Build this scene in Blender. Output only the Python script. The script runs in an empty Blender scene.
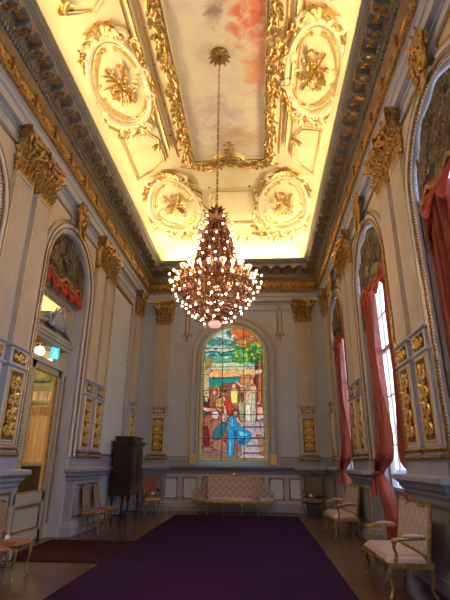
import bpy, bmesh, math, random
from math import sin, cos, pi, sqrt, hypot, atan2, radians
from mathutils import Vector, Matrix
random.seed(7)
S = bpy.context.scene
COL = S.collection

# ------------------------------------------------------------------ room measures (metres)
XL, XR, YB, YF = -4.20, 2.43, 16.0, -1.6      # faces of the pilasters / back wall / wall behind the camera
CX = (XL + XR) / 2
ZCORN = 8.86                                   # top of cornice

# ------------------------------------------------------------------ materials
def ramp(nt, fac, stops):
    r = nt.nodes.new('ShaderNodeValToRGB')
    el = r.color_ramp.elements
    while len(el) < len(stops): el.new(.5)
    for e, (p, c) in zip(el, stops):
        e.position = p; e.color = (*c, 1)
    nt.links.new(fac, r.inputs[0]); return r.outputs[0]
def noise(nt, scale, detail=3, rough=.5, dist=0, vec=None):
    n = nt.nodes.new('ShaderNodeTexNoise')
    n.inputs['Scale'].default_value = scale; n.inputs['Detail'].default_value = detail
    n.inputs['Roughness'].default_value = rough; n.inputs['Distortion'].default_value = dist
    if vec is None:
        tc = nt.nodes.new('ShaderNodeTexCoord'); vec = tc.outputs['Object']
    nt.links.new(vec, n.inputs['Vector']); return n.outputs['Fac']
def newmat(name):
    m = bpy.data.materials.new(name); m.use_nodes = True
    return m, m.node_tree, m.node_tree.nodes['Principled BSDF']
def bumped(nt, b, h, strength, dist=.01):
    bp = nt.nodes.new('ShaderNodeBump'); bp.inputs['Strength'].default_value = strength
    bp.inputs['Distance'].default_value = dist
    nt.links.new(h, bp.inputs['Height']); nt.links.new(bp.outputs[0], b.inputs['Normal'])
def mat(name, c1, c2=None, scale=6, rough=.5, metal=0, bump=0, bscale=None, spec=None, coat=0, bdist=.01, trans=0, dist=0):
    m, nt, b = newmat(name)
    b.inputs['Roughness'].default_value = rough; b.inputs['Metallic'].default_value = metal
    if spec is not None: b.inputs['Specular IOR Level'].default_value = spec
    if coat: b.inputs['Coat Weight'].default_value = coat; b.inputs['Coat Roughness'].default_value = .15
    if trans: b.inputs['Transmission Weight'].default_value = trans
    if c2 is None: b.inputs['Base Color'].default_value = (*c1, 1)
    else: nt.links.new(ramp(nt, noise(nt, scale, 4, dist=dist), [(.3, c1), (.7, c2)]), b.inputs['Base Color'])
    if bump: bumped(nt, b, noise(nt, bscale or scale, 3), bump, bdist)
    return m
def emis(name, c, s):
    m, nt, b = newmat(name)
    b.inputs['Base Color'].default_value = (*c, 1)
    b.inputs['Emission Color'].default_value = (*c, 1); b.inputs['Emission Strength'].default_value = s
    return m
M = {}
M['wall'] = mat('painted_plaster', (.46, .50, .65), (.50, .54, .69), 2.5, .55)
M['wallpanel'] = mat('pale_panel_paint', (.64, .70, .86), (.69, .75, .90), 1.8, .5)
M['shaft'] = mat('pilaster_paint', (.56, .49, .43), (.64, .56, .49), 3, .5)
M['stone'] = mat('pedestal_paint', (.30, .33, .45), (.36, .39, .51), 3, .45)  # grey picked darker, so the shade low on the walls sits in it
M['ledge'] = mat('shaded_ledge_grey', (.15, .16, .21), (.20, .21, .27), 3, .4)  # darker grey puts the shade on the dado cap into its colour
M['gilt'] = mat('gilding', (.86, .56, .19), (.50, .27, .07), 14, .34, .85, .6, 40)
M['gilt_dim'] = mat('aged_gilding', (.58, .38, .15), (.22, .12, .045), 18, .34, .8, .8, 45)
M['gilt_cap'] = mat('capital_gilding', (.66, .42, .16), (.16, .09, .04), 20, .30, .8, .6, 38, bdist=.012)
M['gilt_chair'] = mat('chair_gilding', (.66, .48, .20), (.34, .22, .08), 25, .32, .8, .6, 60)
M['braid'] = mat('tarnished_braid', (.20, .17, .15), (.24, .15, .07), 8, .5, .3)
M['gilt_pale'] = mat('pale_gilding', (.98, .72, .30), (.80, .50, .14), 10, .38, .6, .4, 30)
M['recess'] = mat('brown_recess_paint', (.30, .19, .075), (.16, .10, .04), 9, .5, .4)
M['corn'] = mat('cornice_paint', (.42, .28, .14), (.28, .19, .11), 4, .5)
M['corn_grey'] = mat('cornice_grey_paint', (.29, .29, .29), (.20, .19, .18), 5, .5)
M['ceil'] = mat('ceiling_cream', (.90, .78, .50), (.84, .66, .34), 1.2, .6)
M['ceil2'] = mat('ceiling_moulding_cream', (.94, .82, .55), (.88, .72, .40), 5, .5)
M['mauve'] = None
M['wood_dark'] = mat('dark_carved_wood', (.016, .011, .009), (.032, .019, .012), 9, .35, bump=.2, dist=1)
M['wood_brown'] = mat('brown_walnut', (.085, .036, .02), (.05, .022, .012), 12, .35, dist=1)
M['redcurtain'] = mat('red_damask', (.36, .055, .032), (.20, .026, .018), 9, .5, bump=.15, bscale=60)
M['redswag'] = mat('red_silk', (.50, .055, .03), (.36, .035, .02), 10, .5)
M['paper'] = mat('white_paper', (.8, .82, .85))
M['tan'] = mat('tan_upholstery', (.26, .12, .075), (.19, .085, .05), 30, .6)
M['peach'] = mat('peach_cane', (.34, .21, .16), (.27, .155, .11), 40, .5)
M['redbrocade'] = mat('red_brocade', (.16, .03, .018), (.24, .085, .04), 25, .5)
M['bronze'] = mat('chandelier_bronze', (.40, .21, .10), (.22, .10, .045), 20, .35, .9)
M['amber'] = mat('amber_crystal', (.55, .22, .10), (.36, .12, .05), 20, .12, 0, coat=.5, trans=.35)
M['doorpaint'] = mat('door_cream_paint', (.50, .48, .44), (.45, .43, .38), 3, .4)
M['black'] = mat('black_metal', (.02, .02, .02), rough=.4)
M['tymp'] = None
def damask():
    m, nt, b = newmat('mauve_damask')
    tc = nt.nodes.new('ShaderNodeTexCoord')
    w = nt.nodes.new('ShaderNodeTexWave'); w.wave_type = 'BANDS'; w.bands_direction = 'Z'
    w.inputs['Scale'].default_value = 1.5; w.inputs['Distortion'].default_value = 0
    # zig-zag: shift z by a triangle wave of x
    sx = nt.nodes.new('ShaderNodeSeparateXYZ'); nt.links.new(tc.outputs['Object'], sx.inputs[0])
    pp = nt.nodes.new('ShaderNodeMath'); pp.operation = 'PINGPONG'; pp.inputs[1].default_value = .11
    nt.links.new(sx.outputs[0], pp.inputs[0])
    mu = nt.nodes.new('ShaderNodeMath'); mu.operation = 'MULTIPLY'; mu.inputs[1].default_value = 1.5
    nt.links.new(pp.outputs[0], mu.inputs[0])
    ad = nt.nodes.new('ShaderNodeMath'); ad.operation = 'ADD'
    nt.links.new(mu.outputs[0], ad.inputs[0]); nt.links.new(sx.outputs[2], ad.inputs[1])
    cb = nt.nodes.new('ShaderNodeCombineXYZ'); nt.links.new(ad.outputs[0], cb.inputs[2])
    nt.links.new(cb.outputs[0], w.inputs['Vector'])
    nt.links.new(ramp(nt, w.outputs['Fac'], [(.0, (.40, .29, .30)), (.80, (.42, .31, .32)), (.93, (.58, .47, .47))]), b.inputs['Base Color'])
    b.inputs['Roughness'].default_value = .45
    b.inputs['Sheen Weight'].default_value = .3
    return m
M['mauve'] = damask()
def tymp():
    m, nt, b = newmat('embroidered_valance')
    n = noise(nt, 4.2, 2, .5, 2.6)
    c = ramp(nt, n, [(.36, (.012, .009, .009)), (.43, (.15, .13, .12)), (.47, (.015, .011, .01)), (.545, (.016, .012, .01)), (.575, (.22, .13, .05)), (.61, (.015, .01, .01)), (.68, (.014, .01, .01)), (.71, (.13, .12, .13)), (.74, (.012, .01, .01))])
    nt.links.new(c, b.inputs['Base Color']); b.inputs['Roughness'].default_value = .45
    bumped(nt, b, noise(nt, 6, 2, .5, 2.2), .6, .03)
    return m
M['tymp'] = tymp()
def parquet():
    m, nt, b = newmat('parquet')
    tc = nt.nodes.new('ShaderNodeTexCoord')
    mp = nt.nodes.new('ShaderNodeMapping'); mp.inputs['Rotation'].default_value = (0, 0, radians(45))
    nt.links.new(tc.outputs['Object'], mp.inputs[0])
    br = nt.nodes.new('ShaderNodeTexBrick'); br.inputs['Scale'].default_value = 1
    br.inputs['Brick Width'].default_value = .5; br.inputs['Row Height'].default_value = .09
    br.inputs['Mortar Size'].default_value = .003; br.offset = .5
    br.inputs['Color1'].default_value = (.040, .022, .015, 1); br.inputs['Color2'].default_value = (.12, .066, .042, 1)
    br.inputs['Mortar'].default_value = (.03, .015, .01, 1)
    nt.links.new(mp.outputs[0], br.inputs['Vector'])
    nt.links.new(br.outputs['Color'], b.inputs['Base Color'])
    b.inputs['Roughness'].default_value = .26
    bumped(nt, b, noise(nt, 2.5, 2), .15, .02)
    return m
M['parquet'] = parquet()
def carpet(name, c1, c2):
    m, nt, b = newmat(name)
    nt.links.new(ramp(nt, noise(nt, 120, 2), [(.3, c1), (.7, c2)]), b.inputs['Base Color'])
    b.inputs['Roughness'].default_value = .95; b.inputs['Specular IOR Level'].default_value = .1
    b.inputs['Sheen Weight'].default_value = .0
    bumped(nt, b, noise(nt, 200, 2), .5, .004)
    return m
M['purple'] = carpet('purple_carpet', (.018, .003, .032), (.026, .005, .045))
M['maroon'] = carpet('maroon_carpet', (.024, .004, .010), (.033, .006, .015))
def painting():
    m, nt, b = newmat('ceiling_canvas_paint')
    tc = nt.nodes.new('ShaderNodeTexCoord')
    base = ramp(nt, noise(nt, .9, 5, .6, .6), [(.3, (.94, .80, .52)), (.45, (.92, .82, .60)), (.55, (.88, .72, .58)), (.64, (.94, .86, .68)), (.8, (.96, .90, .70))])
    def blob(cx, cy, rx, ry):
        mp = nt.nodes.new('ShaderNodeMapping'); mp.vector_type = 'POINT'
        mp.inputs['Location'].default_value = (-cx / rx, -cy / ry, 0); mp.inputs['Scale'].default_value = (1 / rx, 1 / ry, 0)
        nt.links.new(tc.outputs['Object'], mp.inputs[0])
        ln = nt.nodes.new('ShaderNodeVectorMath'); ln.operation = 'LENGTH'; nt.links.new(mp.outputs[0], ln.inputs[0])
        nz = noise(nt, 2.6, 5, .65, .5)
        a = nt.nodes.new('ShaderNodeMath'); a.operation = 'MULTIPLY_ADD'; a.inputs[1].default_value = 2.6
        nt.links.new(nz, a.inputs[0]); nt.links.new(ln.outputs['Value'], a.inputs[2])
        r = nt.nodes.new('ShaderNodeMapRange'); r.inputs['From Min'].default_value = 2.15; r.inputs['From Max'].default_value = 1.45
        nt.links.new(a.outputs[0], r.inputs['Value']); return r.outputs[0]
    cur = base
    for (cx, cy, rx, ry, c) in BLOBS:
        mx = nt.nodes.new('ShaderNodeMix'); mx.data_type = 'RGBA'
        nt.links.new(blob(cx, cy, rx, ry), mx.inputs['Factor']); nt.links.new(cur, mx.inputs['A'])
        mx.inputs['B'].default_value = (*c, 1); cur = mx.outputs['Result']
    nt.links.new(cur, b.inputs['Base Color']); b.inputs['Roughness'].default_value = .6
    return m
BLOBS = [(.05, 6.3, .75, 1.1, (.86, .22, .10)), (.15, 7.6, .5, .9, (.88, .40, .24)), (-.9, 8.9, .9, .8, (.72, .60, .52)),
         (-.5, 9.7, .7, .6, (.74, .50, .34)), (-.75, 6.2, .3, .35, (.45, .30, .24)), (-.1, 9.9, .4, .6, (.80, .52, .26)), (-1.4, 7.4, .4, 1.2, (.92, .84, .62)),
         (-.1, 4.2, .8, 1.0, (.8, .35, .2))]
M['painting'] = painting()
def glassmat():
    m = bpy.data.materials.new('window_glass'); m.use_nodes = True; nt = m.node_tree
    nt.nodes.clear(); o = nt.nodes.new('ShaderNodeOutputMaterial')
    t = nt.nodes.new('ShaderNodeBsdfTransparent'); g = nt.nodes.new('ShaderNodeBsdfGlossy'); g.inputs['Roughness'].default_value = .02
    mx = nt.nodes.new('ShaderNodeMixShader'); mx.inputs[0].default_value = .07
    nt.links.new(t.outputs[0], mx.inputs[1]); nt.links.new(g.outputs[0], mx.inputs[2]); nt.links.new(mx.outputs[0], o.inputs[0])
    return m
M['glass'] = glassmat()
def striped():
    m, nt, b = newmat('striped_drapery')
    tc = nt.nodes.new('ShaderNodeTexCoord')
    w = nt.nodes.new('ShaderNodeTexWave'); w.bands_direction = 'X'; w.inputs['Scale'].default_value = 2.2; w.inputs['Distortion'].default_value = .6
    nt.links.new(tc.outputs['Object'], w.inputs['Vector'])
    nt.links.new(ramp(nt, w.outputs['Fac'], [(.2, (.80, .62, .36)), (.5, (.62, .30, .14)), (.8, (.78, .50, .26))]), b.inputs['Base Color'])
    b.inputs['Roughness'].default_value = .6
    return m
M['striped'] = striped()

# ------------------------------------------------------------------ mesh builder
class MB:
    def __init__(s, f=None): s.v = []; s.fc = []; s.mi = []; s.f = f; s.m = 0; s.stack = []
    def add(s, vs, fs):
        o = len(s.v)
        s.v += [tuple(s.f(p)) if s.f else tuple(p) for p in vs]
        for q in fs: s.fc.append(tuple(i + o for i in q)); s.mi.append(s.m)
        return s
    def box(s, x0, x1, y0, y1, z0, z1):
        v = [(x, y, z) for z in (z0, z1) for y in (y0, y1) for x in (x0, x1)]
        return s.add(v, [(0, 1, 3, 2), (4, 5, 7, 6), (0, 1, 5, 4), (2, 3, 7, 6), (0, 2, 6, 4), (1, 3, 7, 5)])
    def quad(s, *p): return s.add(p, [tuple(range(len(p)))])
    def grid(s, fn, nu, nv, cu=False):
        v = [fn(i / nu, j / nv) for j in range(nv + 1) for i in range(nu + 1)]
        return s.add(v, [(j * (nu + 1) + i, j * (nu + 1) + i + 1, (j + 1) * (nu + 1) + i + 1, (j + 1) * (nu + 1) + i) for j in range(nv) for i in range(nu)])
    def sweep(s, path, prof, bv=(0, 0, 1), closed=False, pclosed=False, caps=True):
        """profile (a,b): a along the in-plane side vector, b along bv; mitred"""
        bv = Vector(bv).normalized(); P = [Vector(p) for p in path]; n = len(P); rings = []
        for i in range(n):
            a = (P[i] - P[i - 1]) if (i > 0 or closed) else None
            c = (P[(i + 1) % n] - P[i]) if (i < n - 1 or closed) else None
            if a is None: a = c
            if c is None: c = a
            a = a.normalized(); c = c.normalized()
            na = bv.cross(a); nc = bv.cross(c); nn = na + nc
            if nn.length < 1e-6: nn = na
            nn.normalize(); k = 1 / max(.35, nn.dot(na))
            rings.append([P[i] + nn * (k * q[0]) + bv * q[1] for q in prof])
        m = len(prof); v = [p for r in rings for p in r]; f = []
        for i in range(n if closed else n - 1):
            j = (i + 1) % n
            for q in range(m if pclosed else m - 1):
                r = (q + 1) % m; f.append((i * m + q, i * m + r, j * m + r, j * m + q))
        if pclosed and not closed and caps: f.append(tuple(range(m))); f.append(tuple((n - 1) * m + q for q in range(m)))
        return s.add(v, f)
    def tube(s, path, r, seg=6, closed=False, flat=1.0, nrm=None):
        P = [Vector(p) for p in path]; n = len(P); v = []; f = []
        up = Vector(nrm) if nrm else None; prev = None
        for i in range(n):
            if closed: t = P[(i + 1) % n] - P[i - 1]
            else: t = P[min(i + 1, n - 1)] - P[max(i - 1, 0)]
            if t.length < 1e-9: t = Vector((0, 0, 1))
            t.normalize()
            if up is not None: a = up.cross(t)
            else:
                if prev is None:
                    h = Vector((0, 0, 1)) if abs(t.z) < .9 else Vector((1, 0, 0)); a = h.cross(t)
                else: a = prev - t * prev.dot(t)
            if a.length < 1e-6: a = Vector((1, 0, 0)).cross(t)
            a.normalize(); prev = a; b = t.cross(a)
            rr = r[i] if isinstance(r, (list, tuple)) else r
            for k in range(seg):
                g = 2 * pi * k / seg; v.append(P[i] + a * (rr * cos(g)) + b * (rr * flat * sin(g)))
        for i in range(n if closed else n - 1):
            j = (i + 1) % n
            for k in range(seg): f.append((i * seg + k, i * seg + (k + 1) % seg, j * seg + (k + 1) % seg, j * seg + k))
        if not closed: f.append(tuple(range(seg))); f.append(tuple((n - 1) * seg + k for k in range(seg)))
        return s.add(v, f)
    def lathe(s, prof, c=(0, 0, 0), seg=12, ax='z'):
        v = []; f = []; n = len(prof)
        for (r, h) in prof:
            for k in range(seg):
                g = 2 * pi * k / seg; a, b = r * cos(g), r * sin(g)
                v.append((c[0] + a, c[1] + b, c[2] + h) if ax == 'z' else (c[0] + a, c[1] + h, c[2] + b))
        for i in range(n - 1):
            for k in range(seg): f.append((i * seg + k, i * seg + (k + 1) % seg, (i + 1) * seg + (k + 1) % seg, (i + 1) * seg + k))
        f.append(tuple(range(seg))); f.append(tuple((n - 1) * seg + k for k in range(seg)))
        return s.add(v, f)
    def ball(s, c, r, sc=(1, 1, 1), nu=8, nv=5):
        v = [(c[0], c[1], c[2] - r * sc[2])]; f = []
        for j in range(1, nv):
            t = pi * j / nv
            for k in range(nu):
                g = 2 * pi * k / nu; v.append((c[0] + r * sc[0] * sin(t) * cos(g), c[1] + r * sc[1] * sin(t) * sin(g), c[2] - r * sc[2] * cos(t)))
        v.append((c[0], c[1], c[2] + r * sc[2])); L = len(v) - 1
        for k in range(nu):
            f.append((0, 1 + k, 1 + (k + 1) % nu)); f.append((L, L - nu + (k + 1) % nu, L - nu + k))
        for j in range(nv - 2):
            for k in range(nu): f.append((1 + j * nu + k, 1 + j * nu + (k + 1) % nu, 1 + (j + 1) * nu + (k + 1) % nu, 1 + (j + 1) * nu + k))
        return s.add(v, f)
    def leaf(s, base, U, N, L, W, curl=1.2, lobes=3, n=8, cup=.25):
        """acanthus leaf: grows along U, curls towards N"""
        U = Vector(U).normalized(); N = Vector(N).normalized(); Sd = U.cross(N).normalized(); B = Vector(base)
        v = []; f = []; p = B.copy(); ang = 0
        for i in range(n + 1):
            t = i / n
            if i: p = p + (U * cos(ang) + N * sin(ang)) * (L / n)
            ang = curl * max(0, (t - .35) / .65) ** 1.6 * 1.6
            w = W * (sin(pi * min(1, .18 + .82 * t)) ** .6) * (1 - .28 * abs(sin(pi * lobes * t)))
            if i == n: w = W * .12
            nn = N * cos(ang) - U * sin(ang)
            for j in (-1, -.5, 0, .5, 1):
                v.append(p + Sd * (w * j / 1.0) + nn * (.22 * W * (1 - abs(j)) - cup * W * j * j * .3 + (.06 * W if j == 0 else 0)))
        for i in range(n):
            for j in range(4): f.append((i * 5 + j, i * 5 + j + 1, (i + 1) * 5 + j + 1, (i + 1) * 5 + j))
        return s.add(v, f)
    def rosette(s, c, r, N=(0, -1, 0), pet=5):
        N = Vector(N).normalized(); h = Vector((0, 0, 1)) if abs(N.z) < .9 else Vector((1, 0, 0))
        A = N.cross(h).normalized(); B = N.cross(A); C = Vector(c)
        for k in range(pet):
            g = 2 * pi * k / pet; d = A * cos(g) + B * sin(g)
            s.leaf(C, d, N, r * 1.05, r * .5, .9, 1, 4)
        s.ball(C + N * r * .15, r * .28, nu=6, nv=4)
        return s
    def spiral(s, c, r0, turns, A, B, w, a0=0, seg=5, N=None, n=None, r1=.12, flat=1):
        """scroll starting at angle a0, radius r0, winding inwards"""
        n = n or int(12 * turns) + 2; C = Vector(c); A = Vector(A); B = Vector(B); P = []; R = []
        for i in range(n):
            t = i / (n - 1); g = a0 + 2 * pi * turns * t; r = r0 * (1 - t) + r0 * r1 * t
            P.append(C + A * (r * cos(g)) + B * (r * sin(g))); R.append(w * (1 - .55 * t))
        s.tube(P, R, seg, flat=flat); s.ball(P[-1], R[-1] * 1.7, nu=6, nv=4)
        return s
    def build(s, name, mats, parent=None, smooth=True, bevel=0, bseg=2, kind=None, loc=None, sub=0, solid=0):
        me = bpy.data.meshes.new(name)
        me.from_pydata([tuple(p) for p in s.v], [], s.fc)
        if not isinstance(mats, (list, tuple)): mats = [mats]
        for m_ in mats: me.materials.append(M[m_] if isinstance(m_, str) else m_)
        me.polygons.foreach_set('material_index', s.mi)
        bm = bmesh.new(); bm.from_mesh(me); bmesh.ops.recalc_face_normals(bm, faces=bm.faces); bm.to_mesh(me); bm.free()
        if smooth:
            me.polygons.foreach_set('use_smooth', [True] * len(me.polygons))
            me.set_sharp_from_angle(angle=radians(38))
        o = bpy.data.objects.new(name, me); COL.objects.link(o)
        if parent: o.parent = parent
        if loc: o.location = loc
        if kind: o['kind'] = kind
        if solid:
            d = o.modifiers.new('solid', 'SOLIDIFY'); d.thickness = solid; d.offset = 0
        if bevel:
            d = o.modifiers.new('bevel', 'BEVEL'); d.width = bevel; d.segments = bseg; d.limit_method = 'ANGLE'; d.harden_normals = False
        if sub:
            d = o.modifiers.new('sub', 'SUBSURF'); d.levels = sub; d.render_levels = sub
        return o
def empty(name, loc=(0, 0, 0), rz=0, label=None, cat=None, group=None, kind=None):
    o = bpy.data.objects.new(name, None); COL.objects.link(o); o.location = loc; o.rotation_euler = (0, 0, rz)
    o.empty_display_size = .1
    tag(o, label, cat, group, kind); return o
def tag(o, label=None, cat=None, group=None, kind=None):
    if label: o['label'] = label
    if cat: o['category'] = cat
    if group: o['group'] = group
    if kind: o['kind'] = kind
    return o
def copy_tree(o, parent=None):
    c = o.copy(); COL.objects.link(c); c.parent = parent
    for ch in list(o.children): copy_tree(ch, c)
    return c
# wall frames: local x runs along the wall, local -y points into the room
WALLS = {'left': (Vector((XL, 0, 0)), pi / 2), 'right': (Vector((XR, 0, 0)), -pi / 2), 'back': (Vector((0, YB, 0)), 0.0), 'front': (Vector((0, YF, 0)), pi)}
def on_wall(o, wall, s, z=0, d=0):
    L, r = WALLS[wall]; o.rotation_euler = (0, 0, r)
    if wall == 'left': o.location = (XL + d, s, z)
    elif wall == 'right': o.location = (XR - d, s, z)
    elif wall == 'back': o.location = (s, YB - d, z)
    else: o.location = (s, YF + d, z)
    return o
SD = lambda p: (p[0], -p[1], p[2])      # builder frame (along, out, up) -> wall-local
def arcpts(c, zs, R, n=24, a0=pi, a1=0, d=0):
    return [(c + R * cos(a0 + (a1 - a0) * i / n), d, zs + R * sin(a0 + (a1 - a0) * i / n)) for i in range(n + 1)]
PW_COVE, PW_CH, SKY, EXPO = 8.5, 26, 3.6, 0.28
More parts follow.
